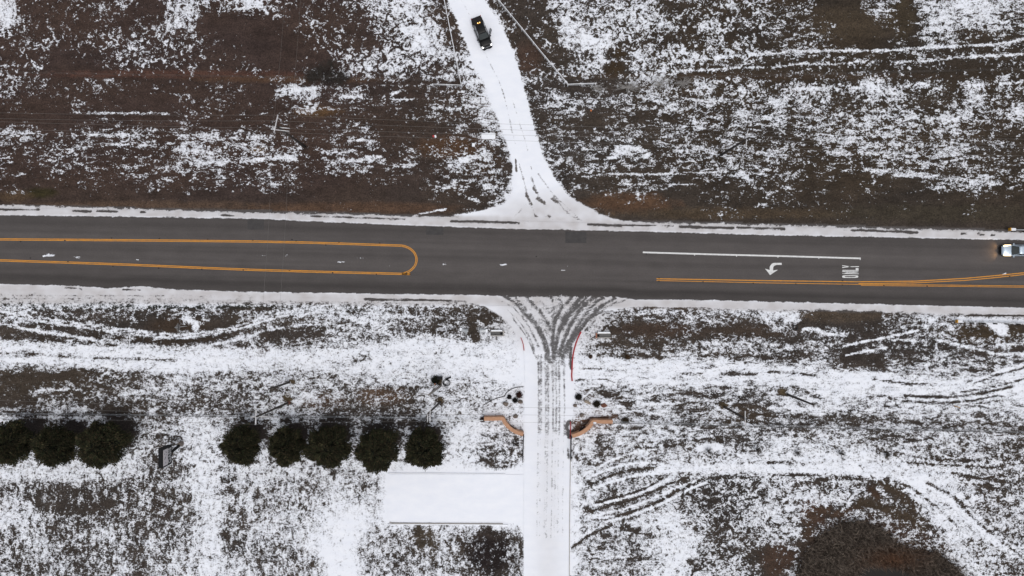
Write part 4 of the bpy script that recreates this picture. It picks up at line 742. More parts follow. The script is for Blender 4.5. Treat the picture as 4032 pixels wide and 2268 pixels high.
# ------------------------------------------------------------------ reeds round the pond, dry grass
def blades(name, pts, hgts, leans, wid, cols, parent=None):
    n = len(pts); a = rng.uniform(0, 6.283, n); dx = np.cos(a); dy = np.sin(a); b = rng.uniform(0, 6.283, n); sx = np.cos(b)*wid/2; sy = np.sin(b)*wid/2
    P = np.asarray(pts, float); V = np.zeros((n, 5, 3)); V[:, 0] = P-np.stack([sx, sy, 0*sx], 1); V[:, 1] = P+np.stack([sx, sy, 0*sx], 1)
    m = P+np.stack([dx*leans*.4, dy*leans*.4, hgts*.65], 1); V[:, 2] = m+np.stack([sx, sy, 0*sx], 1)*.8; V[:, 3] = m-np.stack([sx, sy, 0*sx], 1)*.8
    V[:, 4] = P+np.stack([dx*leans, dy*leans, hgts], 1)
    base = np.arange(n)[:, None]*5; Q = np.concatenate([base+np.array([0,1,2,3])], 1); T3 = base+np.array([3,2,4])
    loops = np.concatenate([np.concatenate([Q, T3], 1).ravel()]); starts = (np.arange(n)[:, None]*7+np.array([0,4])).ravel(); tot = np.tile([4,3], n)
    me = bpy.data.meshes.new(name); me.vertices.add(n*5); me.vertices.foreach_set('co', V.ravel()); me.loops.add(len(loops)); me.loops.foreach_set('vertex_index', loops)
    me.polygons.add(2*n); me.polygons.foreach_set('loop_start', starts); me.polygons.foreach_set('loop_total', tot); me.update(calc_edges=True)
    at = me.attributes.new('tint', 'FLOAT_COLOR', 'POINT'); c = np.repeat(np.concatenate([cols, np.ones((n,1))],1)[:, None], 5, 1); at.data.foreach_set('color', c.astype(np.float32).ravel())
    me.materials.append(M['drygrass']); o = link(bpy.data.objects.new(name, me), parent); o['kind'] = 'stuff'; return o
REED = tP([(130,900),(190,760),(210,690),(300,590),(420,508),(540,505),(660,560),(700,610),(830,670),(960,690),(1060,760),(1160,900)])
cand = np.stack([rng.uniform(3100,3850,42000), rng.uniform(2040,2400,42000)], 1); ok = inpoly(REED, cand[:,0]+rng.normal(0,9,42000), cand[:,1]+rng.normal(0,9,42000)) & ~inpoly(POND, cand[:,0], cand[:,1])
cand = cand[ok]; clump = fbm(cand[:,0], cand[:,1], 45, 40, 900, 3); cand = cand[clump > rng.uniform(-.9,.25,len(cand))]; n = len(cand)
pz = np.stack([(cand[:,0]-2016)/PX, (1134-cand[:,1])/PX, pond_depth(cand[:,0], cand[:,1])-.05], 1)
mixr = rng.random((n,1)); red = np.clip(np.exp(-(((cand[:,0]-3510)/110)**2+((cand[:,1]-2195)/40)**2)),0,1)[:,None]
cols = (np.array((0.075,0.058,0.046))*(1-mixr)+np.array((0.32,0.26,0.21))*mixr**2)*(1-red)+np.array((0.22,0.115,0.068))*red*rng.uniform(.35,1.1,(n,1))
blades('pond_reeds', pz, rng.uniform(.5,1.5,n), rng.uniform(.3,1.3,n), rng.uniform(.05,.11,n), cols)
o = MB().add([W(x, y)+Vector((0,0,-.62)) for x, y in POND], [tuple(range(len(POND)))]).build('pond_water', M['pondwater']); o['kind'] = 'structure'
n0 = 150000; cx = rng.uniform(-60, 4092, n0); cy = rng.uniform(-60, 2330, n0); cvv = samp(CV, cx, cy); so = samp(SOIL, cx, cy)
keep = (rng.random(n0) < np.where(cvv < .25, .42, np.clip(1.05-cvv, 0, .7))) & ~((cy > RT(cx)-30) & (cy < RB(cx)+40)) & (cvv < .93)
keep &= ~inpoly(ND_L+ND_R[::-1], cx, cy) & ~inpoly(SD_L+SD_R[::-1], cx, cy) & ~((cx > 1500)&(cx < 2100)&(cy > 1840)&(cy < 2080)) & ~inpoly(REED, cx, cy)
cx, cy, so = cx[keep], cy[keep], so[keep]; n = len(cx)
gp = np.stack([(cx-2016)/PX, (1134-cy)/PX, np.full(n, -.08)], 1)
blades('dry_grass', gp, rng.uniform(.10,.34,n), rng.uniform(.10,.42,n), rng.uniform(.04,.11,n), so*rng.uniform(.45,2.1,(n,1))*np.where(rng.random((n,1)) < .2, 1.5, 1))

# ------------------------------------------------------------------ utility poles and wires
def insulators(mb_, pts, r_=0.06, h=0.22):
    for p in pts: mb_.tube([p, (p[0], p[1], p[2]+h)], [r_, r_*0.7], 6)
def pole(name, lab, base, top, h, r_=0.19, m='wood', group=None):
    b = W(*base); tp = W(*top, h); t = thing(name, lab, 'utility pole', (b.x, b.y, 0), 0, group)
    d = tp-b; MB().tube([(0,0,-.5), d*0.33, d*0.66, d], [r_, r_*.9, r_*.8, r_*.65], 10).build('shaft', M[m], t, True)
    return t, b
def arm(t, b, p1, p2, h, w=0.13, name='crossarm', nins=3):
    a = W(*p1, h)-b; c = W(*p2, h)-b; mid = (a+c)/2; d = c-a
    mb_ = MB(); mb_.box(mid, (d.length, w, w), math.atan2(d.y, d.x)); o_ = mb_.build(name, M['arm'], t)
    for f in np.linspace(.04,.96,nins):
        i_ = MB(); insulators(i_, [a.lerp(c, f)+Vector((0,0,w/2))]); i_.build('insulator', M['galv'], o_)
    return a+b, c+b
PG = 'utility poles along the road'
t, b = pole('utility_pole', 'utility pole with one long and two short crossarms in the brown field', (1201,577), (1066,481), 15.4, .2, group=PG)
nw = arm(t, b, (1094.5,452), (1079,523), 14.2); arm(t, b, (1074,499), (1141,506), 11.9, .12); arm(t, b, (1072.5,509.5), (1139,517), 11.9, .12)
t, b = pole('utility_pole', 'dark utility pole with a single faint crossarm in the upper right field', (2839,610), (2948,543), 13.2, .21, group=PG)
ne = arm(t, b, (2944,512), (2937,578), 12.6, .11)
MB().tube([W(2948,543,12.8)-b, W(2972,557,9)-b], .02, 5).build('guy_wire', M['wire'], t)
t, b = pole('utility_pole', 'utility pole with two crossed white arms left of the entrance', (1137,1585), (1011,1640), 13.4, .19, group=PG)
MB().tube([(0,0,0),(0,0,.4)], [.3,.24], 10).build('rusty_base', M['rockred'], t)
sw = arm(t, b, (1009,1610), (1006.6,1672), 13.0, .16); sw2 = arm(t, b, (986,1641), (1056,1640), 12.7, .17)
t, b = pole('stub_pole', 'short dark stub pole without arms above the crossed arm pole', (1138,1506), (1057,1532), 8.6, .18, group='poles without crossarms')
t, b = pole('utility_pole', 'utility pole with two parallel white arms near the left entry wall', (1733,1584), (1685.5,1628), 11.8, .19, group=PG)
s1 = arm(t, b, (1684,1626), (1683,1662), 11.4, .12, nins=2); s2 = arm(t, b, (1694,1600), (1693,1662), 11.4, .13)
t, b = pole('stub_pole', 'grey weathered stub pole beside the black cable coil', (1735,1519), (1688,1555), 9.5, .22, 'greywood', group='poles without crossarms')
MB().tube([(-.35,.25,0), W(1690,1551,9.2)-b], .045, 6).build('conduit', M['greywood'], t); MB().tube([W(1688,1554,9.4)-b, W(1661,1549,9.4)-b], .05, 6).build('bracket', M['greywood'], t); MB().tube([W(1688,1554,9)-b, W(1722,1568,2)-b], .04, 6).build('guy_wire', M['greywood'], t)
t, b = pole('utility_pole', 'dark utility pole with one white crossarm in the lower right field', (2853,1603), (2946,1654), 11.6, .2, group=PG)
se = arm(t, b, (2934,1618), (2935,1686), 11.0, .12)
MB().torus(W(2948,1655.5,11.8)-b, .16, .04, 12, 6).build('pole_cap', M['galv'], t)
t, b = pole('stub_pole', 'dark stub pole without arms near the right white track', (3103,1554), (3203,1594), 9.6, .2, group='poles without crossarms')
def wire(p, q, sag, r_=0.014):
    p = Vector(p); q = Vector(q); n_ = 16; pts = []
    for i in range(n_+1):
        f = i/n_; v = p.lerp(q, f); v.z -= sag*4*f*(1-f); pts.append(v)
    return pts
def wires(name, lab, group, spans, r_=0.013):
    for k, (sp, lb) in enumerate(zip(spans, lab)):
        base = Vector(sp[0][0]); mb_ = MB()
        for p, q, s_ in sp: mb_.tube([v-base for v in wire(p, q, s_)], r_, 4, False)
        o_ = mb_.build(name, M['wire'], None, True); o_.location = base; tag(o_, lb, 'power line', group)
sp = []
for f, yl, yr in [(.03,444,520),(.35,467,544),(.97,510,588)]:
    a = nw[0].lerp(nw[1], f)+Vector((0,0,.2)); c = ne[0].lerp(ne[1], f)+Vector((0,0,.2)); sp.append([(W(-500,yl-14,13.4), a, 1.2), (a, c, 1.0), (c, W(4500,yr+35,13.0), 1.1)])
a = W(1100,505,12); c = W(2938,548,11.5); sp.append([(W(-500,460,11.5), a, 1.0), (a, c, .9), (c, W(4500,590,11), 1.0)])
wires('power_line', ['topmost overhead wire crossing the field north of the road','second overhead wire from the top, north of the road','lowest overhead wire crossing the field north of the road','faint overhead wire between the upper and lower northern wires'], 'overhead wires north of the road', sp)
sp = []
for f, yl, yr in [(.04,1566,1655),(.5,1590,1676),(.96,1640,1712)]:
    a = sw[0].lerp(sw[1], f)+Vector((0,0,.2)); m_ = s2[0].lerp(s2[1], f)+Vector((0,0,.2)); c = se[0].lerp(se[1], f)+Vector((0,0,.2)); sp.append([(W(-500,yl,12.6), a, 1.0), (a, m_, .7), (m_, c, 1.1), (c, W(4500,yr,10.8), 1.1)])
wires('power_line', ['topmost overhead wire along the row of junipers','middle overhead wire along the row of junipers','lowest overhead wire passing over the juniper tops'], 'overhead wires south of the road', sp)
sp = []
for x1, x2, x3 in [(1074,986,1130),(1139,1056,1192)]:
    a = W(x1,505,12.1); c = W(x2+3,1640.5,12.9); sp.append([(W(x3,-200,12), a, .8), (a, c, 1.4)])
wires('power_line', ['left of two faint wires crossing the road between pole tops','right of two faint wires crossing the road between pole tops'], 'overhead wires crossing the road', sp, .010)

# ------------------------------------------------------------------ fences
def pipe_fence(lab, pts, posts, h=1.35, r_=0.058):
    b = W(*pts[0], h); b.z = 0; t = thing('pipe_fence', lab, 'fence', b, 0, 'white pipe fences beside the snowy drive')
    P = [W(*p, h)-b for p in pts]; MB().tube(P, r_, 8).build('top_rail', M['pipe'], t, True)
    MB().tube([p-Vector((0,0,.62)) for p in P], r_*.6, 6).build('lower_rail', M['galv'], t, True)
    for p in posts:
        q = W(*p, h)-b; MB().tube([(q.x,q.y,-.1),(q.x,q.y,h+.12)], r_*1.25, 8).build('post', M['pipe'], t, True)
along = lambda a, c, n_: [(a[0]+(c[0]-a[0])*i/n_, a[1]+(c[1]-a[1])*i/n_) for i in range(n_+1)]
pipe_fence('white pipe fence left of the snowy drive, ending in a short level rail', [(1703,331),(1759,332.5),(1816,334.5),(1801,258),(1785,180),(1768,95),(1749,0),(1708,-200)], [(1703,331),(1759,332.5)]+along((1816,334.5),(1749,0),5)+[(1728,-100)])
pipe_fence('white pipe fence slanting down right of the snowy drive and black truck', [(2347,327.5),(2292,329),(2237,331.5),(2190,274),(2138,212),(2050,104),(1964,0),(1800,-200)], [(2347,327.5),(2292,329)]+along((2237,331.5),(1964,0),6)+[(1880,-100)])
def post_fence(name, lab, p0, p1, step, h, rail, cat='fence', r_=.04, nw_=4, mp='black', skew=0.0, wr=.009):
    b = W(*p0); e = W(*p1); t = thing(name, lab, cat, b); n_ = int((e-b).length/step)
    for i in range(n_+1):
        q = (e-b)*(i/n_); MB().tube([(q.x,q.y,-.2),(q.x+skew,q.y,h)], r_, 6).build('post', M[mp], t)
    if rail: MB().tube([Vector((0,0,h)), (e-b)+Vector((0,0,h))], rail, 6).build('top_rail', M[mp], t)
    for k in range(nw_):
        z = h*(k+.4)/nw_; MB().tube([Vector((0,0,z)), (e-b)+Vector((0,0,z))], wr, 4).build('wire', M['galv' if mp == 'black' else 'wire'], t)
    return t
post_fence('chain_link_fence', 'long black post fence running right from the right entry wall', (2412,1657), (4420,1706), 2.5, 1.8, .03, nw_=5)
post_fence('chain_link_fence', 'thin dark fence behind the row of junipers', (-300,1622), (1690,1643), 3.0, 1.3, .028, nw_=4)
post_fence('pipe_rail_fence', 'short grey rail fence reaching the left end of the left entry wall', (1700,1648), (1903,1650), 2.45, 1.2, .05, mp='galv', nw_=2)
post_fence('field_fence', 'rusty post and wire fence along the brown strip left of the drive', (-200,284), (1700,318), 3.35, 1.15, 0, r_=.035, nw_=3, mp='wood', wr=.006)
post_fence('field_fence', 'post and wire fence along the brown strip right of the drive', (2360,316), (4300,268), 3.6, 1.15, 0, r_=.035, nw_=3, mp='wood', wr=.006)
def guardrail(lab, p0, p1, group):
    b = W(*p0); e = W(*p1); t = thing('guardrail', lab, 'guardrail', b, 0, group); d = e-b; n_ = int(d.length/1.9); L_ = d.length; ang = math.atan2(d.y, d.x); Rz = Matrix.Rotation(ang, 3, 'Z')
    prof = [(-.10,.45),(-.02,.50),(-.10,.57),(-.10,.62),(-.02,.69),(-.10,.76)]
    rings = [[Rz @ Vector((x, y, z)) for y, z in prof] for x in (.9, L_)]
    mb_ = MB(); m_ = len(prof); vv = rings[0]+rings[1]; back = [v-Rz @ Vector((0,.03,0)) for v in vv]
    mb_.loft([rings[0]+[v-Rz @ Vector((0,.03,0)) for v in rings[0][::-1]], rings[1]+[v-Rz @ Vector((0,.03,0)) for v in rings[1][::-1]]]); mb_.build('beam', M['galv'], t)
    MB().box(Rz @ Vector((.55,-.06,.62)), (.75,.42,.5), ang).build('end_terminal', M['white'], t)
    MB().box(Rz @ Vector((.10,-.06,.62)), (.14,.5,.55), ang).build('marker_plate', M['yellowplate'], t)
    for i in range(n_+1):
        q = Rz @ Vector((.9+i*1.9, -.30, .3)); MB().box(q, (.18,.22,.9), ang).build('post', M['wood'], t)
guardrail('grey guardrail with a yellow end plate below the road at right', (3755,1263), (4400,1279), 'roadside guardrails')
guardrail('short stretch of guardrail above the road at the right edge', (3963,903), (4400,914), 'roadside guardrails')

# ------------------------------------------------------------------ entry walls, gates, stones
def entry_wall(lab, pts, panel):
    P0 = [W(*p) for p in smooth_pts(pts, 3)]; b = P0[0].copy(); t = thing('entry_wall', lab, 'wall', b, 0, 'stucco entry walls'); P = [p-b for p in P0]; h = 1.45
    sgn = -1 if P[-1].x > 0 else 1; rings = []
    for i, p in enumerate(P):
        d = (P[min(i+1, len(P)-1)]-P[max(i-1, 0)]).normalized(); n_ = Vector((d.y, -d.x, 0))*(1 if d.x > 0 else -1)*0.58
        rings.append([p+Vector((0,0,-.2)), p+Vector((0,0,h)), p+n_+Vector((0,0,h)), p+n_+Vector((0,0,-.2))])
    MB().loft(rings).build('masonry', M['stucco'], t)
    mb_ = MB(); 
    for (x1, y1), (x2, y2) in [panel]:
        a = W(x1, y1, .75)-b; c = W(x2, y2, .75)-b; d = c-a; mb_.box((a+c)/2+Vector((0,0,.0)), (d.length, .10, .55), math.atan2(d.y, d.x))
    mb_.build('name_panel', M['black'], t); return t, b
t, b = entry_wall('left brown stucco entry wall bending in towards the snowy drive', [(1907.5,1636),(1945,1636),(1981.5,1636),(1992.5,1652),(2003.6,1666),(2019,1679),(2036.7,1689),(2062,1697)], ((2009,1674.5),(2031,1691)))
t, b = entry_wall('right brown stucco entry wall bending in towards the red kerb', [(2407.7,1648),(2370,1648),(2330,1648),(2315,1666),(2298.6,1681),(2277.5,1694),(2248,1704)], ((2280,1697),(2305,1679)))
o = MB().box((0,0,0),(.01,.01,.01)); 
rk = MB(); q = W(2342,1665.5,1.5)-b
rk.loft([[Vector((q.x+math.cos(a)*r_*.30-0.05*0, q.y+math.sin(a)*r_*.17, 1.45+z)) for a in np.linspace(0,6.283,14,endpoint=False)] for r_, z in [(1,0),(.85,.05),(.4,.08)]]); rk.build('snow_patch', M['snow'], t, True)
def stone(x, y, rx, ry, h, m, lab, seed, rot=0.0, group='landscape boulders by the entrance', cat='boulder', name='boulder'):
    bm = bmesh.new(); bmesh.ops.create_icosphere(bm, subdivisions=3, radius=1.0); r_ = random.Random(seed); ph = [r_.uniform(0,6) for _ in range(6)]
    pl = [(Vector((r_.uniform(-1,1), r_.uniform(-1,1), r_.uniform(-.2,1))).normalized(), r_.uniform(.62,.88)) for _ in range(9)]
    for v in bm.verts:
        for n_, d in pl:
            e = v.co.dot(n_)-d
            if e > 0: v.co -= n_*e
        v.co *= 1+.04*math.sin(v.co.x*5+ph[0])*math.cos(v.co.y*6+ph[1]); v.co = Vector((v.co.x*rx, v.co.y*ry, v.co.z*h+h*.35))
    me = bpy.data.meshes.new(name); bm.to_mesh(me); bm.free(); me.materials.append(M[m]); o_ = link(bpy.data.objects.new(name, me)); o_.location = W(x, y); o_.rotation_euler = (0,0,rot); tag(o_, lab, cat, group)
stone(1992,1590,.56,.44,.4,'rock','large brown boulder in the middle of the left entry garden',1); stone(2049,1582,.42,.38,.35,'rock','grey brown boulder touching the drive edge, left entry garden',2); stone(2030,1638,.46,.36,.35,'rock','brown boulder inside the bend of the left entry wall',3)
stone(2313,1584,.62,.3,.3,'rockbeige','long beige stone between two bushes, right entry garden',4,-.5); stone(2378,1596,.55,.4,.3,'rockred','red brown pointed stone at the right of the right entry garden',5,-.3); stone(2265,1596,.38,.3,.28,'rock','small brown stone at the drive edge, right entry garden',6); stone(2290,1634,.44,.36,.32,'rock','grey stone just north of the right entry wall',7)
stone(1988,1751,.36,.36,.3,'snow','round white snow lump below the left entry wall',8,0,'snow lumps','snow lump','snow_lump')
P = [W(*p) for p in smooth_pts([(1905,1594),(1935,1577),(1960,1567),(1985,1560),(1993,1548),(2012,1533),(2035,1525),(2060,1523)], 3)]; b = P[0]
o = MB().tube([p-b+Vector((0,0,.06)) for p in P], .055, 6).build('garden_edging', M['wood']); o.location = b; tag(o, 'dark curved edging line around the left entry garden', 'garden edging')
def gate(lab, p0, p1, h=1.5):
    b = W(*p0); d = W(*p1)-b; t = thing('swing_gate', lab, 'gate', b, 0, 'open entrance gates'); u = d.normalized()
    f = MB(); f.tube([(0,0,.15), (0,0,h), d+Vector((0,0,h)), d+Vector((0,0,.15)), (0,0,.15)], .045, 6); f.build('gate_frame', M['black'], t)
    n_ = 24
    for i in range(1, n_): q = d*(i/n_); MB().tube([q+Vector((0,0,.15)), q+Vector((0,0,h))], .016, 4).build('picket', M['black'], t)
    MB().box((0,0,.8), (.16,.16,1.7)).build('gate_post', M['black'], t)
gate('black open gate along the left side of the drive', (2061.5,1712), (2057.5,1812)); gate('black open gate along the right side of the drive', (2247,1716), (2246,1808))

# ------------------------------------------------------------------ drain inlets, slab, small clutter
def inlet(lab, x1, y1, x2, y2, end, em):
    a = W(x1, y2); c = W(x2, y1); ctr = (a+c)/2; t = thing('drain_inlet', lab, 'drain inlet', (ctr.x, ctr.y, 0), 0, 'drain inlets beside the south drive'); wx_, wy_ = c.x-a.x, c.y-a.y
    MB().box((0,0,-.02),(wx_-.02,wy_-.02,.06)).build('floor', M['darkhole'], t)
    MB().box((0,wy_/2+.07,.15),(wx_,.14,.5)).build('side_wall', M['concrete'], t); MB().box((0,-wy_/2-.07,.12),(wx_,.14,.42)).build('side_wall', M['concrete'], t)
    MB().box((end*(wx_/2+.11),0,.16),(.22,wy_+.3,.56)).build('headwall', M[em], t)
    MB().tube([(end*(wx_/2-.02),0,.12),(end*(wx_/2-.4),0,.12)],.16,12).build('pipe_mouth', M['black'], t)
    MB().box((0,wy_/2+.2,.28),(wx_*.9,.22,.3)).build('snow_cap', M['snow'], t)
inlet('concrete drain inlet left of the drive with dark opening', 1932,1306,1980,1320,1,'concrete'); inlet('drain inlet right of the drive with red brick end', 2350,1314,2404,1328,-1,'brick')
def cone_end(x, y, lab, rz):
    t = thing('culvert_end', lab, 'culvert pipe', W(x, y), rz, 'flared culvert pipe ends')
    mb_ = MB(); n_ = 12; mb_.loft([[Vector((x_, math.cos(a)*r_, max(.0, math.sin(a))*r_*1.1+.02)) for a in np.linspace(-.5,math.pi+.5,n_)] for x_, r_ in [(-.7,.55),(-.2,.34),(.5,.28)]], False); mb_.build('flared_mouth', M['galv'], t, True)
    MB().box((.45,0,.2),(.3,.5,.3)).build('snow_cap', M['snow'], t)
cone_end(1825,1300,'flared grey culvert end half buried left of the drive',math.pi*.9); cone_end(1906,1302,'flared grey culvert end touching the left drain inlet',0)
b = W(1923,537); t = thing('concrete_slab', 'snow covered rectangular slab beside the snowy north drive', 'slab', b)
MB().box((0,0,.07),(2.4,1.0,.14)).build('slab', M['concrete'], t)
sl = MB(); rr = random.Random(3); ring_ = [Vector((math.copysign(abs(math.cos(a))**.3,math.cos(a))*1.17*(1+rr.uniform(-.03,.02)), math.copysign(abs(math.sin(a))**.3,math.sin(a))*.5*(1+rr.uniform(-.06,.02)), 0)) for a in np.linspace(0,6.2832,36,endpoint=False)]
sl.loft([[v*k+Vector((0,0,z)) for v in ring_] for k, z in [(1.0,.13),(.99,.2),(.93,.24)]]); sl.build('snow_layer', M['snow'], t)
t = thing('snowy_box', 'small white snow topped utility box left of the north drive', 'utility box', W(1865,573)); MB().box((0,0,.25),(.42,.5,.5)).build('cabinet', M['galv'], t); MB().box((0,0,.54),(.46,.56,.08)).build('snow_cap', M['snow'], t)
def ring_obj(name, lab, x, y, R0, r_, m, cat, flat=1.0):
    o_ = MB().torus((0,0,r_*flat), R0, r_, 28, 8, flat=flat).build(name, M[m], None, True); o_.location = W(x, y); tag(o_, lab, cat); return o_
ring_obj('tyre', 'black tyre lying in brown grass right of the drive below the road', 3131, 1290, .37, .085, 'rubber', 'tyre')
ring_obj('concrete_ring', 'grey ring lying in the snow above the crossed arm pole', 1133, 1556, .30, .09, 'concrete', 'ring', .5)
t = thing('cable_coil', 'black coil of cable in the snow beside the grey stub pole', 'cable coil', W(1757,1506))
for k, (dx, dy, R0) in enumerate([(0,0,.48),(.06,-.05,.58),(-.08,.07,.40),(.16,-.08,.50)]): MB().torus((dx,dy,.05+.05*k), R0, .035, 26, 6).build('cable_loop', M['black'], t, True)
MB().box((.35,.72,.12),(.9,.25,.24),.35).build('cable_reel', M['black'], t)
t = thing('utility_box', 'black utility box beside the dark green shrub', 'utility box', W(1733,1487)); MB().box((0,0,.3),(.85,.42,.6)).build('cabinet', M['black'], t); MB().box((0,0,.62),(.9,.46,.05)).build('lid', M['black'], t)
t = thing('marker_post', 'orange and white marker post beside the dark green shrub', 'marker post', W(1719,1508), 0, 'marker posts'); MB().tube([(0,0,0),(-.1,.0,1.0)],.06,8).build('post', M['white'], t); MB().tube([(-.1,0,1.0),(-.14,0,1.25)],.075,8).build('cap', M['orange'], t)
t = thing('marker_post', 'thin yellow marker post below the right white track', 'marker post', W(3756,1597), 0, 'marker posts'); MB().tube([(0,0,0),(.1,-.1,1.3)],.06,8).build('post', M['yellowplate'], t); MB().tube([(.0,-.05,.0),(.03,-.06,.3)],.08,8).build('foot', M['wood'], t)
t = thing('marker_flag', 'small red flag with snow in the brown field left of the slab', 'flag', W(1708,540), 0, 'marker flags'); MB().tube([(0,0,0),(0,0,.5)],.02,6).build('stake', M['galv'], t); MB().box((.0,.05,.42),(.28,.36,.05),.5).build('flag_cloth', M['signred'], t); MB().box((.28,.1,.1),(.3,.4,.14),.3).build('snow_lump', M['snow'], t)
t = thing('marker_flag', 'tiny orange flag in the snow right of the north drive', 'flag', W(2325,438), 0, 'marker flags'); MB().tube([(0,0,0),(0,0,.5)],.02,6).build('stake', M['galv'], t); MB().box((.05,0,.42),(.2,.28,.04),.3).build('flag_cloth', M['orange'], t)
t = thing('white_pole', 'thin white pole lying across the wheel tracks near the diamond sign', 'pole', W(512,1339)); MB().tube([(.05,.98,.08),(0,0,.1),(-.06,-.98,.08)],.055,8).build('shaft', M['pipe'], t)
t = thing('metal_frame', 'black triangular metal frame beside the open left gate', 'metal frame', W(2031,1744))
for a, c in [((-.45,.42),(.5,-.05)),((.5,-.05),(-.42,-.45)),((-.42,-.45),(-.45,.42))]: MB().tube([(a[0],a[1],.1),(c[0],c[1],.1)],.05,6).build('bar', M['black'], t)
t = thing('log', 'dark log in the snow beside a juniper above the pad', 'log', W(1560,1690)); MB().tube([(-.7,.35,.1),(0,0,.12),(.7,-.4,.1)],[.1,.12,.09],8).build('trunk_piece', M['wood'], t); MB().tube([(0,0,.12),(.1,.35,.16)],[.06,.03],6).build('branch_stub', M['wood'], t)
# rails of the culvert beside the north drive
t = thing('culvert_rails', 'two dark culvert rails in the snow edge of the north drive', 'rail', W(1900,415))
for (x1,y1),(x2,y2) in [((1894,410),(1920,411)),((1884,420),(1923,421.5)),((1934,442),(1951,448))]:
    a = W(x1,y1)-W(1900,415); c = W(x2,y2)-W(1900,415); MB().tube([a+Vector((0,0,.2)), c+Vector((0,0,.2))], .055, 6).build('rail', M['greywood'], t)

# ------------------------------------------------------------------ signs
b = W(714,1746); t = thing('pylon_sign', 'black OASIS sign on a single post between two junipers', 'sign', b)
MB().tube([(0,0,-.2),(0,0,.5),(0,0,.9)],[.42,.38,.3],14).build('footing', M['rock'], t)
zc, hh_, ww_ = 4.55, 2.8, 2.75; cy_ = -0.98
MB().tube([(0,0,0),(0,-.35,1.6),(0,-.62,3.3)],[.24,.24,.22],12).build('post', M['black'], t)
MB().box((-.34,cy_,zc),(.66,ww_+.3,hh_+.1)).build('cabinet', M['black'], t)
MB().box((.03,cy_-.02,zc+.60),(.06,ww_-.25,1.32)).build('white_panel', M['signwhite'], t)
MB().box((.03,cy_,zc-.12),(.05,ww_-.2,.05)).build('divider', M['alu'], t)
fc = bpy.data.curves.new('sign_text', 'FONT'); fc.body = 'OASIS'; fc.size = 1.0; fc.extrude = .03; fc.align_x = 'CENTER'; fc.align_y = 'CENTER'
fo = bpy.data.objects.new('sign_text', fc); col.objects.link(fo); dg = bpy.context.evaluated_depsgraph_get(); me = bpy.data.meshes.new_from_object(fo.evaluated_get(dg)); bpy.data.objects.remove(fo)
me.materials.clear(); me.materials.append(M['signtext']); lo = link(bpy.data.objects.new('lettering', me), t)
co = np.zeros(len(me.vertices)*3); me.vertices.foreach_get('co', co); co = co.reshape(-1,3); co[:,0] *= 2.35/np.ptp(co[:,0]); co[:,1] *= 0.92/np.ptp(co[:,1])
me.vertices.foreach_set('co', np.stack([co[:,2]+.04, co[:,0]+cy_, co[:,1]+zc-.70], 1).ravel()); me.update()
mk = MB()
for dy, dz, a, c in [(-.85,.62,.22,.10),(-.25,.92,.16,.12),(-.05,.75,.3,.12),(.55,.95,.16,.14),(.35,.45,.2,.08),(.8,.55,.25,.1),(.7,.35,.18,.07)]: mk.box((.055,cy_+dy,zc+dz),(.03,a,c))
mk.build('panel_print', M['black'], t)
b = W(736,1284); t = thing('road_sign', 'grey back of a diamond road sign beside the wheel tracks', 'road sign', b)
MB().tube([(0,0,-.2),(0,0,4.0)],.05,8).build('post', M['galv'], t)
mb_ = MB(); D1, D2, lean = .68, .80, .12; dv = [Vector((.06,.0,3.0-D2+.0)), Vector((.06,D1,3.0+.05)), Vector((.06-lean,.0,3.0+D2)), Vector((.06,-D1,3.0-.05))]
mb_.loft([dv, [v-Vector((.04,0,0)) for v in dv]]); mb_.build('diamond_plate', M['alu'], t); MB().box((.09,0,3.0),(.03,1.3,.06)).build('brace', M['black'], t)

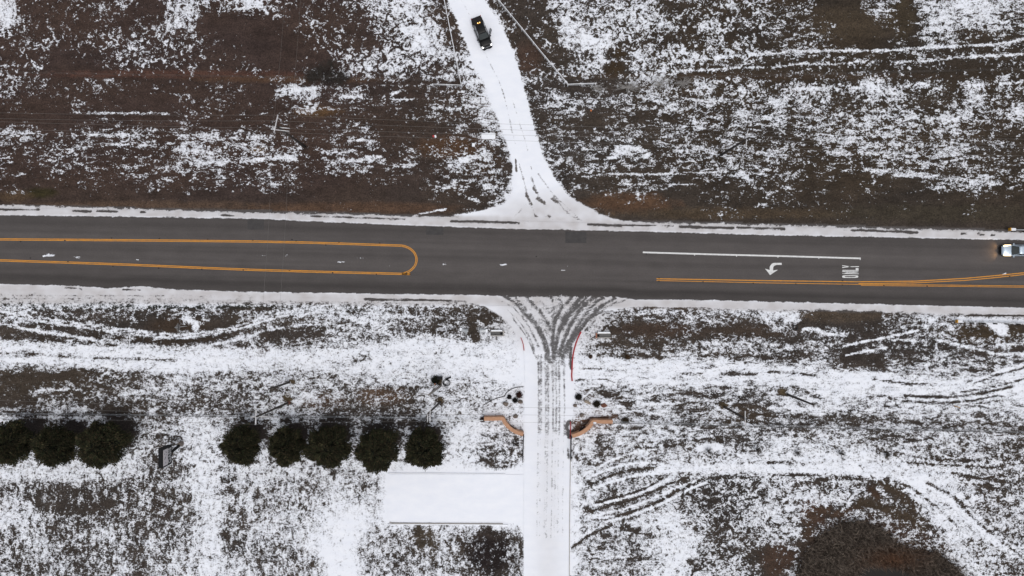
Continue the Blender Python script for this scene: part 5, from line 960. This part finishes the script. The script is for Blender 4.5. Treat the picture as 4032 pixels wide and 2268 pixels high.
# ------------------------------------------------------------------ vehicles
def ringsec(x, hw, z0, z1, e=3.2, n_=20):
    out = []
    for k in range(n_):
        a = 2*math.pi*k/n_; c, s_ = math.cos(a), math.sin(a)
        out.append(Vector((x, math.copysign(abs(c)**(2/e), c)*hw, (z0+z1)/2+math.copysign(abs(s_)**(2/e), s_)*(z1-z0)/2)))
    return out
def wheel(t, x, y, r_=.39):
    w_ = MB(); w_.torus((0,0,0), r_-.11, .115, 24, 8, 'Y', 1.1); o_ = w_.build('wheel', M['rubber'], t, True); o_.location = (x, y, r_)
    rm = MB(); rm.loft([[Vector((math.cos(a)*q, y_, math.sin(a)*q)) for a in np.linspace(0,6.283,16,endpoint=False)] for y_, q in [(-.09,.24),(0,.25),(.09,.24)]]); rm.build('rim', M['rim'], o_)
def vehicle(t, paint, secs, cab, glassm, wheels, hoodlines=True):
    body = MB(); body.loft([ringsec(*s) for s in secs]); body.build('body', paint, t, True)
    x0, x1, x2, x3, hb, ht, zb, zt = cab         # rear base, rear roof, front roof, windshield base
    G = lambda x, hw_, z: [Vector((x, -hw_, z)), Vector((x, hw_, z))]
    rf = MB(); n_ = 7
    rings = []
    for x, sw_, z in [(x1-.04,.86,zt-.05),(x1+.1,.97,zt-.005),((x1+x2)/2,1.0,zt+.02),(x2-.15,.98,zt),(x2+.05,.9,zt-.06)]:
        rings.append([Vector((x, ht*sw_*math.sin(a), z+.035*math.cos(a*1.0)-.035)) for a in np.linspace(-1.5,1.5,9)] + [Vector((x, ht*sw_*math.sin(a)*.9, z-.09)) for a in np.linspace(1.5,-1.5,5)])
    rf.loft(rings); rf.build('roof', paint, t, True)
    ws = MB(); k = 8; top = [Vector((x2+.03+.06*math.cos(a), ht*.93*math.sin(a)/math.sin(1.2), zt-.07)) for a in np.linspace(-1.2,1.2,k)]; bot = [Vector((x3-.16+.22*math.cos(a), hb*.96*math.sin(a)/math.sin(1.2), zb+.01)) for a in np.linspace(-1.2,1.2,k)]
    ws.add(top+bot, [(i,i+1,k+i+1,k+i) for i in range(k-1)]); o_ = ws.build('windshield', M['glass'], t, True)
    rg = MB(); rg.add([Vector((x1-.02,-ht*.9,zt-.08)),Vector((x1-.02,ht*.9,zt-.08)),Vector((x0,hb*.95,zb)),Vector((x0,-hb*.95,zb))],[(0,1,2,3)]); rg.build('rear_window', M['glass'], t)
    for s_ in (-1,1):
        sg = MB(); sg.add([Vector((x1+.05,s_*ht*.985,zt-.06)),Vector((x2-.02,s_*ht*.97,zt-.07)),Vector((x3-.18,s_*hb*.985,zb)),Vector((x0+.1,s_*hb*.985,zb))],[(0,1,2,3)]); sg.build('side_window', glassm, t)
        xm = (x1+x2)/2
        for pp, pr in [([(x2+.02,s_*ht*.95,zt-.06),(x3-.1,s_*hb*.97,zb)],.045),([(x1,s_*ht*.95,zt-.06),(x0+.03,s_*hb*.97,zb)],.06),([(xm,s_*ht*.99,zt-.06),(xm,s_*hb*.99,zb)],.04)]: MB().tube(pp, pr, 6).build('pillar', paint, t)
    for x, y in wheels: wheel(t, x, y)
# black pickup
ra, fa = W(1874,69,1.0), W(1919.5,187,0.8); ang = math.atan2(fa.y-ra.y, fa.x-ra.x); ctr = (ra+fa)/2; LT = (fa-ra).length
t = thing('pickup_truck', 'black pickup truck with its driver door open on the snowy drive', 'pickup truck', (ctr.x, ctr.y, 0.0), ang)
secs = [(-2.64,.74,.55,.92),(-2.58,.86,.48,1.06),(-2.2,.92,.45,1.12),(-1.2,.93,.42,1.12),(0,.93,.40,1.12),(1.0,.94,.42,1.12),(1.7,.94,.45,1.10),(2.2,.90,.42,1.04),(2.5,.80,.42,.95),(2.62,.66,.45,.84),(2.66,.5,.5,.76)]
vehicle(t, M['carblack'], secs, (-1.32,-1.2,.42,1.18,.86,.70,1.10,1.86), M['sideglass'], [(-1.75,.84),(-1.75,-.84),(1.72,.84),(1.72,-.84)])
MB().box((-1.95,0,1.125),(1.12,1.5,.05)).build('bed_cover', M['vinyl'], t); MB().box((-2.59,0,.85),(.06,1.6,.5)).build('tailgate', M['vinyl'], t)
hd = MB(); hd.loft([[Vector((x, w_*math.sin(a), z+.05*math.cos(a)-.02)) for a in np.linspace(-1.5,1.5,9)]+[Vector((x, w_*.9, z-.12)),Vector((x,-w_*.9,z-.12))] for x, w_, z in [(1.22,.80,1.13),(1.6,.80,1.13),(2.1,.76,1.08),(2.42,.66,1.0)]]); hd.build('hood', M['carblack'], t, True)
for s_ in (-1,1):
    h_ = MB(); h_.loft([[Vector((2.26,s_*.80,.80)),Vector((2.26,s_*.89,.80)),Vector((2.24,s_*.88,1.02)),Vector((2.24,s_*.74,1.03))],[Vector((2.50,s_*.56,.80)),Vector((2.56,s_*.74,.80)),Vector((2.52,s_*.74,.97)),Vector((2.46,s_*.52,.99))]]); h_.build('headlight', M['headwhite'], t)
    MB().box((-2.60,s_*.78,.95),(.1,.16,.3)).build('tail_light', M['signred'], t)
    MB().box((0.1,s_*.98,.42),(2.3,.14,.06)).build('running_board', M['chrome'], t)
    MB().box((-1.28,s_*.9,1.12),(.5,.10,.06)).build('bed_rail_cap', M['chrome'], t)
    MB().tube([(1.5,s_*.42,1.165),(2.2,s_*.36,1.11)],.02,5).build('hood_crease', M['carblack'], t)
gr_ = MB(); gr_.box((2.62,0,.82),(.08,1.05,.26)); gr_.build('grille', M['black'], t); MB().box((2.60,0,.96),(.06,1.06,.05)).build('grille_bar', M['chrome'], t)
bp_ = MB(); bp_.loft([ringsec(2.52,.86,.40,.66),ringsec(2.70,.80,.42,.64),ringsec(2.76,.6,.46,.60)]); bp_.build('front_bumper', M['black'], t, True); MB().box((2.77,-.12,.54),(.03,.4,.14)).build('licence_plate', M['white'], t)
wp = MB(); wp.tube([(1.24,-.8,1.13),(1.38,-.4,1.145),(1.42,0,1.15),(1.38,.4,1.145),(1.24,.8,1.13)],.035,6); wp.build('wiper_cowl', M['black'], t)
for y_ in (-.13,.19):
    MB().box((-1.30,y_,1.80),(.14,.15,.10)).build('roof_lamp', M['amberlamp'], t)
MB().box((-1.19,.03,1.83),(.10,.44,.06)).build('lamp_lens', M['amberdim'], t)
dr = bpy.data.objects.new('driver_door', None); link(dr, t); dr.location = (1.08,.93,0); dr.rotation_euler = (0,0,math.pi-R(36))
d_ = MB(); d_.loft([[Vector((x,-.06+o_,.5)),Vector((x,.07+o_,.5)),Vector((x,.08+o_,.85)),Vector((x,.03+o_,1.12)),Vector((x,-.05+o_,1.12))] for x, o_ in [(0,0),(.55,.02),(1.18,0)]]); me = d_.mesh('door_panel', M['carblack'])
bpy.data.objects.remove(dr)
dr = link(bpy.data.objects.new('driver_door', me), t); dr.location = (1.06,.95,0); dr.rotation_euler = (0,0,math.pi-R(36))
f_ = MB(); f_.tube([(.05,0,1.12),(.5,.14,1.72),(1.05,.14,1.74),(1.18,0,1.12)],.035,6); f_.build('window_frame', M['carblack'], dr); g_ = MB(); g_.add([(.08,0,1.12),(.5,.13,1.70),(1.03,.13,1.72),(1.16,0,1.12)],[(0,1,2,3)]); g_.build('window', M['sideglass'], dr); MB().box((.55,.1,.95),(.2,.05,.06)).build('handle', M['chrome'], dr)
MB().loft([ringsec(.12,.0+.09,1.08,1.28,2.5,10),ringsec(.3,.08,1.1,1.26,2.5,10)]).build('wing_mirror', M['black'], t).location = (.9,1.12,0)
m2 = MB(); m2.box((1.02,-1.06,1.18),(.14,.28,.2)); m2.tube([(1.06,-.88,1.12),(1.02,-1.0,1.16)],.03,6); m2.build('wing_mirror', M['black'], t)
# oncoming silver car, half outside the frame
nose = W(3944,986,.7); t = thing('silver_car', 'silver blue car with lit headlights entering at the right edge', 'car', (nose.x+2.36, nose.y, 0), math.pi)
secs = [(-2.35,.66,.5,.95),(-2.2,.86,.42,1.02),(-1.2,.93,.36,1.04),(0,.94,.34,1.02),(1.0,.94,.36,1.0),(1.7,.92,.38,.94),(2.1,.84,.38,.86),(2.28,.68,.4,.76),(2.36,.46,.45,.68)]
vehicle(t, M['silver'], secs, (-1.9,-1.3,.0,.95,.82,.64,.99,1.55), M['glass'], [(-1.4,.82),(-1.4,-.82),(1.45,.82),(1.45,-.82)])
for s_ in (-1,1):
    h_ = MB(); h_.loft([[Vector((1.05,s_*.78,.88)),Vector((1.05,s_*.91,.86)),Vector((1.05,s_*.90,.97)),Vector((1.05,s_*.80,.99))],[Vector((1.80,s_*.66,.74)),Vector((1.88,s_*.905,.74)),Vector((1.84,s_*.88,.93)),Vector((1.80,s_*.66,.95))],[Vector((2.15,s_*.60,.66)),Vector((2.12,s_*.82,.66)),Vector((2.08,s_*.78,.87)),Vector((2.08,s_*.58,.88))]]); h_.build('headlight', M['headwarm'], t)
    sp_ = bpy.data.lights.new('headlamp_beam', 'SPOT'); sp_.energy = 80; sp_.color = (1,.58,.24); sp_.spot_size = R(120); sp_.spot_blend = 1.0; sp_.shadow_soft_size = .1
    so_ = link(bpy.data.objects.new('headlamp_beam', sp_), t); so_.location = (2.42,s_*.7,.66); so_.rotation_euler = (R(66),0,R(-90))
    m2 = MB(); m2.box((.65,s_*1.02,1.02),(.14,.24,.16)); m2.tube([(.7,s_*.88,1.0),(.65,s_*.98,1.02)],.03,6); m2.build('wing_mirror', M['silver'], t)
MB().loft([ringsec(2.2,.62,.42,.70,4,12),ringsec(2.40,.5,.44,.64,4,12)]).build('grille', M['black'], t); MB().loft([ringsec(2.1,.88,.28,.46),ringsec(2.34,.7,.30,.44),ringsec(2.44,.45,.32,.42)]).build('front_bumper', M['black'], t, True)
